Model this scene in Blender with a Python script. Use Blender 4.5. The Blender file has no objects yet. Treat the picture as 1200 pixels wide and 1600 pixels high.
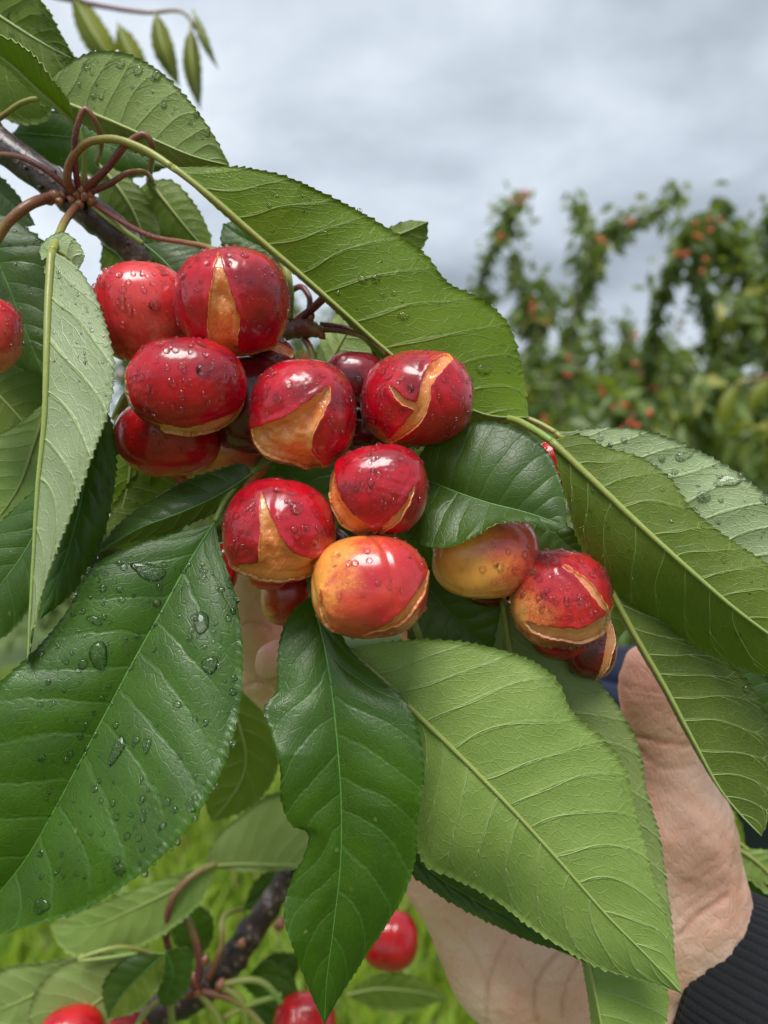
import bpy, math, random
import numpy as np
from mathutils import Vector

random.seed(7)
RNG = np.random.default_rng(11)
scene = bpy.context.scene

# ------------------------------------------------------------------ camera, sky, sun, exposure
F = 1205.0                      # focal length in photo pixels (1200 x 1600 frame)
CAM_Z = 1.5
cam_data = bpy.data.cameras.new("camera")
cam = bpy.data.objects.new("camera", cam_data)
scene.collection.objects.link(cam)
cam.location = (0, 0, CAM_Z)
cam.rotation_euler = (math.radians(90), 0, 0)
cam_data.sensor_fit = 'VERTICAL'
cam_data.sensor_height = 36.0
cam_data.lens = 36.0 * F / 1600.0
cam_data.clip_start = 0.01
cam_data.clip_end = 2000
cam_data.dof.use_dof = True
cam_data.dof.focus_distance = 0.193
cam_data.dof.aperture_fstop = 11.0
scene.camera = cam

SUN_EL, SUN_AZ = math.radians(60), math.radians(190)      # azimuth from +Y clockwise: behind the camera
world = bpy.data.worlds.new("World")
scene.world = world
world.use_nodes = True
wn = world.node_tree
wn.nodes.clear()


def N(nt, kind, ins=None, **props):
    n = nt.nodes.new(kind)
    for k, v in props.items():
        setattr(n, k, v)
    for k, v in (ins or {}).items():
        s = n.inputs[k]
        if isinstance(v, bpy.types.NodeSocket):
            nt.links.new(v, s)
        else:
            s.default_value = v
    return n


def M(nt, op, a, b=None, c=None, clamp=False):
    ins = {0: a}
    if b is not None: ins[1] = b
    if c is not None: ins[2] = c
    return N(nt, 'ShaderNodeMath', ins, operation=op, use_clamp=clamp).outputs[0]


def MIX(nt, fac, a, b, mode='MIX'):
    n = nt.nodes.new('ShaderNodeMix')
    n.data_type = 'RGBA'; n.blend_type = mode
    for k, v in ((0, fac), (6, a), (7, b)):
        if isinstance(v, bpy.types.NodeSocket):
            nt.links.new(v, n.inputs[k])
        else:
            if k and len(v) == 3: v = (*v, 1)
            n.inputs[k].default_value = v
    return n.outputs[2]


def RANGE(nt, v, a, b, c=0.0, d=1.0, smooth=True):
    n = N(nt, 'ShaderNodeMapRange', {0: v, 1: a, 2: b, 3: c, 4: d})
    n.interpolation_type = 'SMOOTHSTEP' if smooth else 'LINEAR'
    return n.outputs[0]


def RAMP(nt, fac, stops):
    n = nt.nodes.new('ShaderNodeValToRGB')
    cr_ = n.color_ramp
    while len(cr_.elements) < len(stops):
        cr_.elements.new(0.5)
    for e, (p, c) in zip(cr_.elements, stops):
        e.position = p; e.color = (*c, 1)
    nt.links.new(fac, n.inputs[0])
    return n.outputs[0]


tc = N(wn, 'ShaderNodeTexCoord').outputs['Generated']
sp = N(wn, 'ShaderNodeSeparateXYZ', {0: tc})
zc = M(wn, 'ADD', M(wn, 'MAXIMUM', sp.outputs[2], 0.0), 0.22)
px_ = M(wn, 'DIVIDE', sp.outputs[0], zc)
py_ = M(wn, 'DIVIDE', sp.outputs[1], zc)
cv = N(wn, 'ShaderNodeCombineXYZ', {0: px_, 1: py_, 2: 6.4}).outputs[0]
n1 = N(wn, 'ShaderNodeTexNoise', {'Vector': cv, 'Scale': 0.62, 'Detail': 7, 'Roughness': 0.5, 'Distortion': 0.25}).outputs[0]
n2 = N(wn, 'ShaderNodeTexNoise', {'Vector': cv, 'Scale': 2.6, 'Detail': 6, 'Roughness': 0.52, 'Distortion': 0.2}).outputs[0]
cl = M(wn, 'ADD', M(wn, 'MULTIPLY', n1, 0.64), M(wn, 'MULTIPLY', n2, 0.36))
cloud = RAMP(wn, cl, [(0.40, (0.150, 0.170, 0.196)), (0.47, (0.205, 0.231, 0.262)), (0.53, (0.27, 0.302, 0.338)), (0.61, (0.36, 0.393, 0.428))])
sky = N(wn, 'ShaderNodeTexSky', sky_type='NISHITA', sun_disc=False, sun_elevation=SUN_EL, sun_rotation=SUN_AZ)
skyc = MIX(wn, 1.0, sky.outputs[0], (0.06, 0.06, 0.06), 'MULTIPLY')
skymix = MIX(wn, 0.93, skyc, cloud)
bg = N(wn, 'ShaderNodeBackground', {'Color': skymix, 'Strength': 1.0})
wo = N(wn, 'ShaderNodeOutputWorld', {'Surface': bg.outputs[0]})

sun_data = bpy.data.lights.new("sun", 'SUN')
sun_data.energy = 1.5
sun_data.angle = math.radians(30)
sun_data.color = (1.0, 0.975, 0.94)
sun = bpy.data.objects.new("sun", sun_data)
scene.collection.objects.link(sun)
_sd = Vector((math.sin(SUN_AZ) * math.cos(SUN_EL), math.cos(SUN_AZ) * math.cos(SUN_EL), math.sin(SUN_EL)))
sun.rotation_euler = _sd.to_track_quat('Z', 'Y').to_euler()

scene.view_settings.view_transform = 'Standard'
scene.view_settings.look = 'None'
scene.view_settings.exposure = 1.32
scene.view_settings.gamma = 1.0
scene.render.engine = 'CYCLES'
scene.cycles.use_denoising = True
scene.cycles.max_bounces = 10
scene.cycles.transmission_bounces = 8
scene.cycles.transparent_max_bounces = 8
scene.cycles.sample_clamp_indirect = 6.0
scene.cycles.blur_glossy = 0.3

# ------------------------------------------------------------------ geometry helpers
CAMP = np.array((0.0, 0.0, CAM_Z))


def P(x, y, d):
    """A point at depth d metres in front of the lens, at photo position x, y."""
    return np.array(((x - 600.0) / F * d, d, CAM_Z - (y - 800.0) / F * d))


def PA(a):
    a = np.asarray(a, float)
    return np.stack(((a[..., 0] - 600) / F * a[..., 2], a[..., 2], CAM_Z - (a[..., 1] - 800) / F * a[..., 2]), -1)


def proj(v):
    v = np.asarray(v)
    return np.stack((600 + v[..., 0] / v[..., 1] * F, 800 - (v[..., 2] - CAM_Z) / v[..., 1] * F), -1)


def spline(pts, n, dense=300):
    """Smooth curve through pts, n+1 samples evenly spaced along its length."""
    p = np.asarray(pts, float)
    if len(p) < 2: return np.repeat(p, n + 1, 0)
    s = np.r_[0, np.cumsum(np.linalg.norm(np.diff(p[:, :2], axis=0), axis=1) + 1e-9)]
    if len(p) == 2:
        q = p[0] + (p[1] - p[0]) * np.linspace(0, 1, dense)[:, None]
    else:
        tan = np.zeros_like(p)
        h = np.diff(s)[:, None]; dl = np.diff(p, axis=0) / h
        tan[1:-1] = (dl[:-1] * h[1:] + dl[1:] * h[:-1]) / (h[1:] + h[:-1])
        tan[0] = 1.5 * dl[0] - 0.5 * tan[1]; tan[-1] = 1.5 * dl[-1] - 0.5 * tan[-2]
        u = np.linspace(0, s[-1], dense)
        i = np.clip(np.searchsorted(s, u, 'right') - 1, 0, len(p) - 2)
        hh = (s[i + 1] - s[i])[:, None]; t = ((u - s[i]) / (s[i + 1] - s[i]))[:, None]
        q = (2 * t**3 - 3 * t**2 + 1) * p[i] + (t**3 - 2 * t**2 + t) * hh * tan[i] + (-2 * t**3 + 3 * t**2) * p[i + 1] + (t**3 - t**2) * hh * tan[i + 1]
    a = np.r_[0, np.cumsum(np.linalg.norm(np.diff(q, axis=0), axis=1))]
    u = np.linspace(0, a[-1], n + 1)
    return np.stack([np.interp(u, a, q[:, k]) for k in range(q.shape[1])], -1)


def unit(v):
    v = np.asarray(v, float)
    return v / (np.linalg.norm(v, axis=-1, keepdims=True) + 1e-12)


def mesh_np(name, verts, faces, mats=None, mat_idx=None, uvs=None, smooth=True):
    """faces: (n,3) or (n,4) array; uvs: dict name -> (loops,2)."""
    me = bpy.data.meshes.new(name)
    verts = np.ascontiguousarray(verts, np.float32)
    faces = np.asarray(faces, np.int32)
    k = faces.shape[1]
    me.vertices.add(len(verts)); me.vertices.foreach_set('co', verts.ravel())
    me.loops.add(faces.size); me.loops.foreach_set('vertex_index', faces.ravel())
    me.polygons.add(len(faces))
    me.polygons.foreach_set('loop_start', np.arange(0, faces.size, k, dtype=np.int32))
    me.polygons.foreach_set('loop_total', np.full(len(faces), k, np.int32))
    if mat_idx is not None: me.polygons.foreach_set('material_index', np.asarray(mat_idx, np.int32))
    me.polygons.foreach_set('use_smooth', np.full(len(faces), smooth, bool))
    for u, arr in (uvs or {}).items():
        lay = me.uv_layers.new(name=u)
        lay.data.foreach_set('uv', np.ascontiguousarray(arr, np.float32).ravel())
    for m in (mats or []): me.materials.append(m)
    me.update(calc_edges=True)
    me.validate()
    return me


def link(name, me, parent=None):
    o = bpy.data.objects.new(name, me)
    scene.collection.objects.link(o)
    if parent is not None:
        o.parent = parent
        # every mesh here is written in world coordinates: undo the parent's place
        o.matrix_parent_inverse = parent_world(parent).inverted()
    return o


from mathutils import Matrix


def parent_world(o):
    m = Matrix.Translation(o.location)
    if o.parent is not None:
        m = parent_world(o.parent) @ o.matrix_parent_inverse @ m
    return m


def tag(o, label=None, cat=None, group=None, kind=None):
    if label: o['label'] = label
    if cat: o['category'] = cat
    if group: o['group'] = group
    if kind: o['kind'] = kind
    return o


def empty(name, loc, parent=None):
    o = bpy.data.objects.new(name, None)
    o.empty_display_size = 0.01
    scene.collection.objects.link(o)
    if parent is not None:
        o.parent = parent
        o.matrix_parent_inverse = parent_world(parent).inverted()
    o.location = tuple(loc)
    return o


class MB:
    """Collects pieces into one mesh (triangles and quads as quads with UV)."""
    def __init__(s): s.v = []; s.f = []; s.uv = []; s.mi = []; s.n = 0
    def add(s, v, f, uv=None, mi=0):
        f = np.asarray(f, int)
        if f.shape[1] == 3: f = np.c_[f, f[:, 2]]
        s.v.append(np.asarray(v, float)); s.f.append(f + s.n); s.n += len(v)
        s.uv.append(np.zeros((f.size, 2)) if uv is None else uv[f.ravel()] if len(uv) == len(v) else uv)
        s.mi.append(np.full(len(f), mi))
    def build(s, name, mats, parent=None, smooth=True):
        V = np.concatenate(s.v); Q = np.concatenate(s.f); UV = np.concatenate(s.uv); MI = np.concatenate(s.mi)
        tri = Q[:, 2] == Q[:, 3]
        me = bpy.data.meshes.new(name)
        me.vertices.add(len(V)); me.vertices.foreach_set('co', V.astype(np.float32).ravel())
        keep = np.ones(Q.shape, bool); keep[tri, 3] = False
        li = Q[keep]; uv = UV.reshape(-1, 4, 2)[keep]
        tot = np.where(tri, 3, 4).astype(np.int32)
        me.loops.add(len(li)); me.loops.foreach_set('vertex_index', li.astype(np.int32))
        me.polygons.add(len(Q))
        me.polygons.foreach_set('loop_start', np.r_[0, np.cumsum(tot)[:-1]].astype(np.int32))
        me.polygons.foreach_set('loop_total', tot)
        me.polygons.foreach_set('material_index', MI.astype(np.int32))
        me.polygons.foreach_set('use_smooth', np.full(len(Q), smooth, bool))
        lay = me.uv_layers.new(name='UVMap'); lay.data.foreach_set('uv', uv.astype(np.float32).ravel())
        for m in (mats if isinstance(mats, (list, tuple)) else [mats]): me.materials.append(m)
        me.update(calc_edges=True); me.validate()
        return link(name, me, parent)


def tube_geo(path, radii, sides=10, lump=0.0, seed=0, cap=True, flat=1.0):
    """path (n,3) world, radii (n,). Returns v, f, uv(u = along, v = around)."""
    p = np.asarray(path, float); r = np.broadcast_to(np.asarray(radii, float), (len(p),)).copy()
    t = unit(np.gradient(p, axis=0))
    ref = np.array((0.0, 1.0, 0.0)) if abs(t[0][1]) < 0.9 else np.array((1.0, 0, 0))
    nn = []; a = unit(np.cross(t[0], ref))
    for k in range(len(p)):
        a = unit(a - t[k] * np.dot(a, t[k])); nn.append(a)
    nn = np.array(nn); bb = np.cross(t, nn)
    ang = np.linspace(0, 2 * np.pi, sides, endpoint=False)
    rr = r[:, None] * np.ones(sides)
    if lump:
        g = np.random.default_rng(seed)
        for _ in range(7):
            fr, ph, m = g.uniform(4, 40), g.uniform(0, 6.28), g.integers(0, 4)
            rr *= 1 + lump * 0.4 * np.sin(fr * np.linspace(0, 1, len(p))[:, None] * 6.28 + ph + m * ang)
        rr *= 1 + lump * 0.25 * g.standard_normal(rr.shape)
    v = p[:, None] + rr[..., None] * (np.cos(ang)[None, :, None] * nn[:, None] + flat * np.sin(ang)[None, :, None] * bb[:, None])
    n = len(p)
    i = np.arange(n - 1)[:, None]; j = np.arange(sides)[None]
    j2 = (j + 1) % sides
    f = np.stack((i * sides + j, i * sides + j2, (i + 1) * sides + j2, (i + 1) * sides + j), -1).reshape(-1, 4)
    uv = np.stack((np.repeat(np.linspace(0, 1, n), sides), np.tile(np.arange(sides) / sides, n)), -1)
    v = v.reshape(-1, 3)
    if cap:
        v = np.r_[v, p[:1], p[-1:]]; uv = np.r_[uv, [[0, 0]], [[1, 0]]]
        c0, c1 = len(v) - 2, len(v) - 1
        k = np.arange(sides); k2 = (k + 1) % sides
        e0 = np.stack((np.full(sides, c0), k2, k, k), -1); e1 = np.stack((np.full(sides, c1), (n - 1) * sides + k, (n - 1) * sides + k2, (n - 1) * sides + k2), -1)
        f = np.r_[f, e0, e1]
    return v, f, uv


def stem_path(pts, n=26):
    """pts: (x, y, depth)."""
    return PA(spline(pts, n))


def dome_geo(c, nrm, tan, a, b, h, rings=4, segs=12, seed=0, wob=0.0):
    """A water drop: a dome of half axes a, b and height h standing on a surface."""
    nrm = unit(nrm); tan = unit(tan - nrm * np.dot(tan, nrm)); bi = np.cross(nrm, tan)
    g = np.random.default_rng(seed)
    ang = np.linspace(0, 2 * np.pi, segs, endpoint=False)
    wr = 1 + wob * np.sin(2 * ang + g.uniform(0, 6)) * 0.6 + wob * np.sin(3 * ang + g.uniform(0, 6)) * 0.5
    vs = []
    for k in range(rings):
        ph = (k / rings) * math.pi / 2
        ra, hh = math.cos(ph) ** 0.8, math.sin(ph)
        vs.append(c + (a * ra * wr * np.cos(ang))[:, None] * tan + (b * ra * wr * np.sin(ang))[:, None] * bi + (h * hh - 0.22 * h) * nrm)
    v = np.concatenate(vs + [[c + 0.78 * h * nrm], [c - 0.3 * h * nrm]])
    f = []
    for k in range(rings - 1):
        for j in range(segs):
            j2 = (j + 1) % segs
            f.append((k * segs + j, k * segs + j2, (k + 1) * segs + j2, (k + 1) * segs + j))
    top, bot = rings * segs, rings * segs + 1
    for j in range(segs):
        j2 = (j + 1) % segs
        f.append(((rings - 1) * segs + j, (rings - 1) * segs + j2, top, top)); f.append((j2, j, bot, bot))
    return v, np.array(f)


def vnoise(p, scale, seed=0, octaves=3):
    """Cheap smooth value noise from summed sines, about -1..1."""
    g = np.random.default_rng(seed); p = np.asarray(p) * scale
    out = np.zeros(p.shape[:-1]); amp = 1.0; tot = 0
    for o in range(octaves):
        for _ in range(5):
            k = unit(g.standard_normal(p.shape[-1])) * (2 ** o) * g.uniform(0.7, 1.4)
            out += amp * np.sin(p @ k * 6.28 + g.uniform(0, 6.28))
        tot += amp * 2.2; amp *= 0.55
    return out / tot
# ------------------------------------------------------------------ materials
def new_mat(name):
    m = bpy.data.materials.new(name)
    m.use_nodes = True
    nt = m.node_tree
    nt.nodes.clear()
    out = nt.nodes.new('ShaderNodeOutputMaterial')
    return m, nt, out


def obj_rand(nt):
    return N(nt, 'ShaderNodeObjectInfo').outputs['Random']


def leaf_mat(name, side, c1, c2, cv, rough, trans, tcol, vein_mix, bump, spec=0.5, hi=None):
    m, nt, out = new_mat(name)
    uv = N(nt, 'ShaderNodeUVMap', uv_map='vein').outputs[0]
    um = N(nt, 'ShaderNodeUVMap', uv_map='metric').outputs[0]
    rnd = obj_rand(nt)
    s = N(nt, 'ShaderNodeSeparateXYZ', {0: uv})
    wob = N(nt, 'ShaderNodeTexNoise', {'Vector': um, 'Scale': 0.22, 'Detail': 2})
    sc_ = 0.25 if side == 'top' else 0.0
    x = M(nt, 'MULTIPLY_ADD', M(nt, 'SUBTRACT', wob.outputs[0], 0.5), sc_, s.outputs[0])
    d = M(nt, 'SUBTRACT', 0.5, M(nt, 'ABSOLUTE', M(nt, 'SUBTRACT', M(nt, 'FRACT', x), 0.5)))
    mv = RANGE(nt, d, 0.012, 0.075, 1.0, 0.0)
    # veins thin out towards the margin
    fade = RANGE(nt, s.outputs[1], 6.0, 26.0, 1.0, 0.45)
    mv = M(nt, 'MULTIPLY', mv, fade)
    wv = N(nt, 'ShaderNodeVectorMath', {0: um, 1: N(nt, 'ShaderNodeVectorMath', {0: N(nt, 'ShaderNodeTexNoise', {'Vector': um, 'Scale': 0.5, 'Detail': 2}).outputs['Color'], 1: (1.6, 1.6, 0)}, operation='MULTIPLY').outputs[0]}, operation='ADD').outputs[0]
    wsep = N(nt, 'ShaderNodeSeparateXYZ', {0: wv})
    t3 = N(nt, 'ShaderNodeCombineXYZ', {0: M(nt, 'MULTIPLY', s.outputs[0], 3.0), 1: M(nt, 'MULTIPLY', wsep.outputs[1], 0.42), 2: 0.0}).outputs[0]
    v3 = N(nt, 'ShaderNodeTexVoronoi', {'Vector': t3, 'Scale': 1.0, 'Randomness': 0.95}, feature='DISTANCE_TO_EDGE', voronoi_dimensions='2D').outputs['Distance']
    m3 = RANGE(nt, v3, 0.0, 0.085, 1.0, 0.0)
    v4 = N(nt, 'ShaderNodeTexVoronoi', {'Vector': wv, 'Scale': 1.15, 'Randomness': 1.0}, feature='DISTANCE_TO_EDGE', voronoi_dimensions='2D').outputs['Distance']
    m4 = RANGE(nt, v4, 0.0, 0.16, 1.0, 0.0)
    big = N(nt, 'ShaderNodeTexNoise', {'Vector': um, 'Scale': 0.055, 'Detail': 4, 'Roughness': 0.6}).outputs[0]
    fine = N(nt, 'ShaderNodeTexNoise', {'Vector': um, 'Scale': 1.4, 'Detail': 3, 'Roughness': 0.6}).outputs[0]
    col = MIX(nt, RANGE(nt, M(nt, 'MULTIPLY_ADD', M(nt, 'SUBTRACT', fine, 0.5), 0.5, big), 0.3, 0.72), c1, c2)
    hs = N(nt, 'ShaderNodeHueSaturation', {'Hue': M(nt, 'MULTIPLY_ADD', rnd, 0.018, 0.487), 'Saturation': M(nt, 'MULTIPLY_ADD', rnd, 0.22, 0.9), 'Value': M(nt, 'MULTIPLY_ADD', rnd, 0.20, 0.92), 'Color': col}).outputs[0]
    vm = M(nt, 'MAXIMUM', M(nt, 'MULTIPLY', mv, vein_mix[0]), M(nt, 'MAXIMUM', M(nt, 'MULTIPLY', m3, vein_mix[1]), M(nt, 'MULTIPLY', m4, vein_mix[2])))
    col = MIX(nt, vm, hs, cv)
    # blemishes: a few small pale or brown specks
    sp_ = N(nt, 'ShaderNodeTexVoronoi', {'Vector': um, 'Scale': 0.11, 'Randomness': 1.0}, voronoi_dimensions='2D')
    spm = M(nt, 'MULTIPLY', RANGE(nt, sp_.outputs['Distance'], 0.03, 0.07, 0.5, 0.0), RANGE(nt, N(nt, 'ShaderNodeSeparateColor', {0: sp_.outputs['Color']}).outputs[0], 0.90, 0.93))
    col = MIX(nt, spm, col, (0.30, 0.30, 0.09))
    h = M(nt, 'ADD', M(nt, 'MULTIPLY', mv, 1.0), M(nt, 'ADD', M(nt, 'MULTIPLY', m3, 0.38), M(nt, 'ADD', M(nt, 'MULTIPLY', m4, 0.16), M(nt, 'MULTIPLY', fine, 0.10))))
    sign = -1.0 if side == 'top' else 1.0
    bp = N(nt, 'ShaderNodeBump', {'Height': M(nt, 'MULTIPLY', h, sign), 'Strength': bump, 'Distance': 0.00042})
    rg = M(nt, 'MULTIPLY_ADD', fine, 0.18, rough - 0.06)
    # a thin film of rain here and there makes patches glossier
    wet = RANGE(nt, N(nt, 'ShaderNodeTexNoise', {'Vector': um, 'Scale': 0.09, 'Detail': 3, 'W': 2.0}, noise_dimensions='4D').outputs[0], 0.55, 0.66)
    rg = M(nt, 'SUBTRACT', rg, M(nt, 'MULTIPLY', wet, 0.12))
    pb = N(nt, 'ShaderNodeBsdfPrincipled', {'Base Color': col, 'Roughness': rg, 'Specular IOR Level': spec, 'Normal': bp.outputs[0]})
    tcl = MIX(nt, M(nt, 'MULTIPLY', vm, 0.5), tcol, cv)
    tr = N(nt, 'ShaderNodeBsdfTranslucent', {'Color': tcl, 'Normal': bp.outputs[0]})
    mx = N(nt, 'ShaderNodeMixShader', {0: trans, 1: pb.outputs[0], 2: tr.outputs[0]})
    nt.links.new(mx.outputs[0], out.inputs[0])
    return m


LEAF_TOP = leaf_mat('leaf_upper_side', 'top', (0.033, 0.074, 0.008), (0.054, 0.118, 0.012), (0.090, 0.19, 0.038), 0.38, 0.24, (0.26, 0.48, 0.015, 1), (0.42, 0.13, 0.05), 0.27, spec=0.55)
LEAF_UNDER = leaf_mat('leaf_under_side', 'under', (0.135, 0.215, 0.018), (0.200, 0.292, 0.030), (0.36, 0.43, 0.13), 0.40, 0.50, (0.66, 0.78, 0.015, 1), (0.30, 0.22, 0.10), 0.42, spec=0.5)
LEAF_LIGHT = leaf_mat('leaf_light_under_side', 'under', (0.235, 0.335, 0.085), (0.315, 0.425, 0.125), (0.44, 0.53, 0.22), 0.42, 0.30, (0.50, 0.68, 0.03, 1), (0.30, 0.22, 0.10), 0.42, spec=0.5)
LEAF_PALE = leaf_mat('leaf_pale_under_side', 'under', (0.33, 0.44, 0.20), (0.42, 0.53, 0.27), (0.55, 0.63, 0.36), 0.38, 0.28, (0.42, 0.60, 0.06, 1), (0.32, 0.24, 0.12), 0.5, spec=0.5)
LEAF_OLIVE = leaf_mat('leaf_backlit_olive', 'under', (0.20, 0.22, 0.02), (0.26, 0.28, 0.03), (0.36, 0.38, 0.08), 0.45, 0.5, (0.80, 0.78, 0.02, 1), (0.30, 0.22, 0.10), 0.3)  # yellow of backlight on the twig leaves is put into their colour
LEAF_DEEP = leaf_mat('leaf_olive_under_side', 'under', (0.080, 0.118, 0.018), (0.118, 0.160, 0.026), (0.30, 0.35, 0.13), 0.45, 0.28, (0.50, 0.60, 0.02, 1), (0.30, 0.22, 0.10), 0.42, spec=0.5)  # darker olive underside for the folded leaf at the right
LEAF_KIND = {'deep': LEAF_DEEP, False: LEAF_UNDER, True: LEAF_PALE, 'light': LEAF_LIGHT, 'olive': LEAF_OLIVE}


def simple_mat(name, c1, c2, rough, scale, bump=0.0, spec=0.5, coat=0.0, sss=0.0, detail=4, bdist=0.0005, coords='Object'):
    m, nt, out = new_mat(name)
    co = N(nt, 'ShaderNodeTexCoord').outputs[coords]
    nz = N(nt, 'ShaderNodeTexNoise', {'Vector': co, 'Scale': scale, 'Detail': detail, 'Roughness': 0.6}).outputs[0]
    col = MIX(nt, RANGE(nt, nz, 0.32, 0.68), c1, c2)
    ins = {'Base Color': col, 'Roughness': rough, 'Specular IOR Level': spec, 'Coat Weight': coat, 'Coat Roughness': 0.12}
    if bump:
        ins['Normal'] = N(nt, 'ShaderNodeBump', {'Height': nz, 'Strength': bump, 'Distance': bdist}).outputs[0]
    if sss:
        ins['Subsurface Weight'] = sss; ins['Subsurface Radius'] = (1.0, 0.5, 0.25); ins['Subsurface Scale'] = 0.002
    pb = N(nt, 'ShaderNodeBsdfPrincipled', ins)
    nt.links.new(pb.outputs[0], out.inputs[0])
    return m


RIM = simple_mat('leaf_margin', (0.26, 0.33, 0.06), (0.36, 0.42, 0.11), 0.5, 400)
VEIN = simple_mat('leaf_vein', (0.25, 0.34, 0.10), (0.34, 0.42, 0.15), 0.5, 500, sss=0.15)
VEIN_DEEP = simple_mat('leaf_vein_deep', (0.19, 0.28, 0.055), (0.27, 0.35, 0.09), 0.5, 500, sss=0.15)
VEIN_TOP = simple_mat('leaf_vein_upper', (0.07, 0.19, 0.03), (0.11, 0.24, 0.05), 0.4, 500)


def stem_mat(name, stops, rough=0.38):
    m, nt, out = new_mat(name)
    uv = N(nt, 'ShaderNodeUVMap', uv_map='UVMap').outputs[0]
    s = N(nt, 'ShaderNodeSeparateXYZ', {0: uv})
    ob = N(nt, 'ShaderNodeTexCoord').outputs['Object']
    nz = N(nt, 'ShaderNodeTexNoise', {'Vector': ob, 'Scale': 260, 'Detail': 4, 'Roughness': 0.65}).outputs[0]
    fac = M(nt, 'MULTIPLY_ADD', M(nt, 'SUBTRACT', nz, 0.5), 0.45, s.outputs[0])
    col = RAMP(nt, fac, stops)
    sp_ = RANGE(nt, N(nt, 'ShaderNodeTexNoise', {'Vector': ob, 'Scale': 1500, 'Detail': 1}).outputs[0], 0.62, 0.72)
    col = MIX(nt, M(nt, 'MULTIPLY', sp_, 0.35), col, (0.5, 0.4, 0.3))
    bp = N(nt, 'ShaderNodeBump', {'Height': nz, 'Strength': 0.35, 'Distance': 0.0004})
    pb = N(nt, 'ShaderNodeBsdfPrincipled', {'Base Color': col, 'Roughness': rough, 'Normal': bp.outputs[0], 'Subsurface Weight': 0.12, 'Subsurface Radius': (1, 0.6, 0.3), 'Subsurface Scale': 0.001})
    nt.links.new(pb.outputs[0], out.inputs[0])
    return m


PURPLE, TAN, YG, GREEN = (0.15, 0.032, 0.030), (0.24, 0.115, 0.045), (0.30, 0.33, 0.07), (0.20, 0.32, 0.06)
STEM_RED = stem_mat('stalk_red', [(0.0, (0.20, 0.045, 0.035)), (0.35, (0.15, 0.036, 0.045)), (0.65, (0.22, 0.085, 0.05)), (0.95, (0.27, 0.22, 0.06))])
STEM_MIX = stem_mat('stalk_mixed', [(0.0, (0.20, 0.06, 0.035)), (0.3, (0.22, 0.10, 0.04)), (0.6, (0.27, 0.25, 0.06)), (0.95, YG)])
STEM_GREEN = stem_mat('stalk_green', [(0.0, (0.26, 0.24, 0.07)), (0.3, YG), (0.7, (0.24, 0.32, 0.06)), (1.0, GREEN)])
MIDRIB_MIX = stem_mat('midrib', [(0.0, (0.27, 0.30, 0.065)), (0.4, (0.30, 0.36, 0.09)), (1.0, (0.26, 0.36, 0.11))])


def bark_mat(name):
    m, nt, out = new_mat(name)
    ob = N(nt, 'ShaderNodeTexCoord').outputs['Object']
    uv = N(nt, 'ShaderNodeUVMap', uv_map='UVMap').outputs[0]
    st = N(nt, 'ShaderNodeVectorMath', {0: uv, 1: (26.0, 5.0, 1.0)}, operation='MULTIPLY').outputs[0]
    n1 = N(nt, 'ShaderNodeTexNoise', {'Vector': ob, 'Scale': 95, 'Detail': 6, 'Roughness': 0.65, 'Distortion': 0.4}).outputs[0]
    n2 = N(nt, 'ShaderNodeTexNoise', {'Vector': ob, 'Scale': 520, 'Detail': 4, 'Roughness': 0.7}).outputs[0]
    col = RAMP(nt, n1, [(0.3, (0.014, 0.008, 0.010)), (0.50, (0.035, 0.018, 0.019)), (0.59, (0.08, 0.045, 0.04)), (0.68, (0.27, 0.24, 0.23))])
    lv = N(nt, 'ShaderNodeTexVoronoi', {'Vector': st, 'Scale': 1.0}, voronoi_dimensions='2D').outputs['Distance']
    lm = RANGE(nt, lv, 0.10, 0.20, 1.0, 0.0)
    col = MIX(nt, M(nt, 'MULTIPLY', lm, 0.7), col, (0.20, 0.15, 0.11))
    h = M(nt, 'ADD', M(nt, 'MULTIPLY', n1, 0.7), M(nt, 'ADD', M(nt, 'MULTIPLY', n2, 0.4), M(nt, 'MULTIPLY', lm, 0.4)))
    bp = N(nt, 'ShaderNodeBump', {'Height': h, 'Strength': 0.8, 'Distance': 0.0012})
    pb = N(nt, 'ShaderNodeBsdfPrincipled', {'Base Color': col, 'Roughness': M(nt, 'MULTIPLY_ADD', n2, 0.3, 0.22), 'Normal': bp.outputs[0], 'Coat Weight': 0.3, 'Coat Roughness': 0.2})
    nt.links.new(pb.outputs[0], out.inputs[0])
    return m


BARK = bark_mat('cherry_bark')
BUD = simple_mat('bud_scale', (0.20, 0.055, 0.03), (0.36, 0.15, 0.07), 0.35, 700, bump=0.5, coat=0.3)


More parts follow.
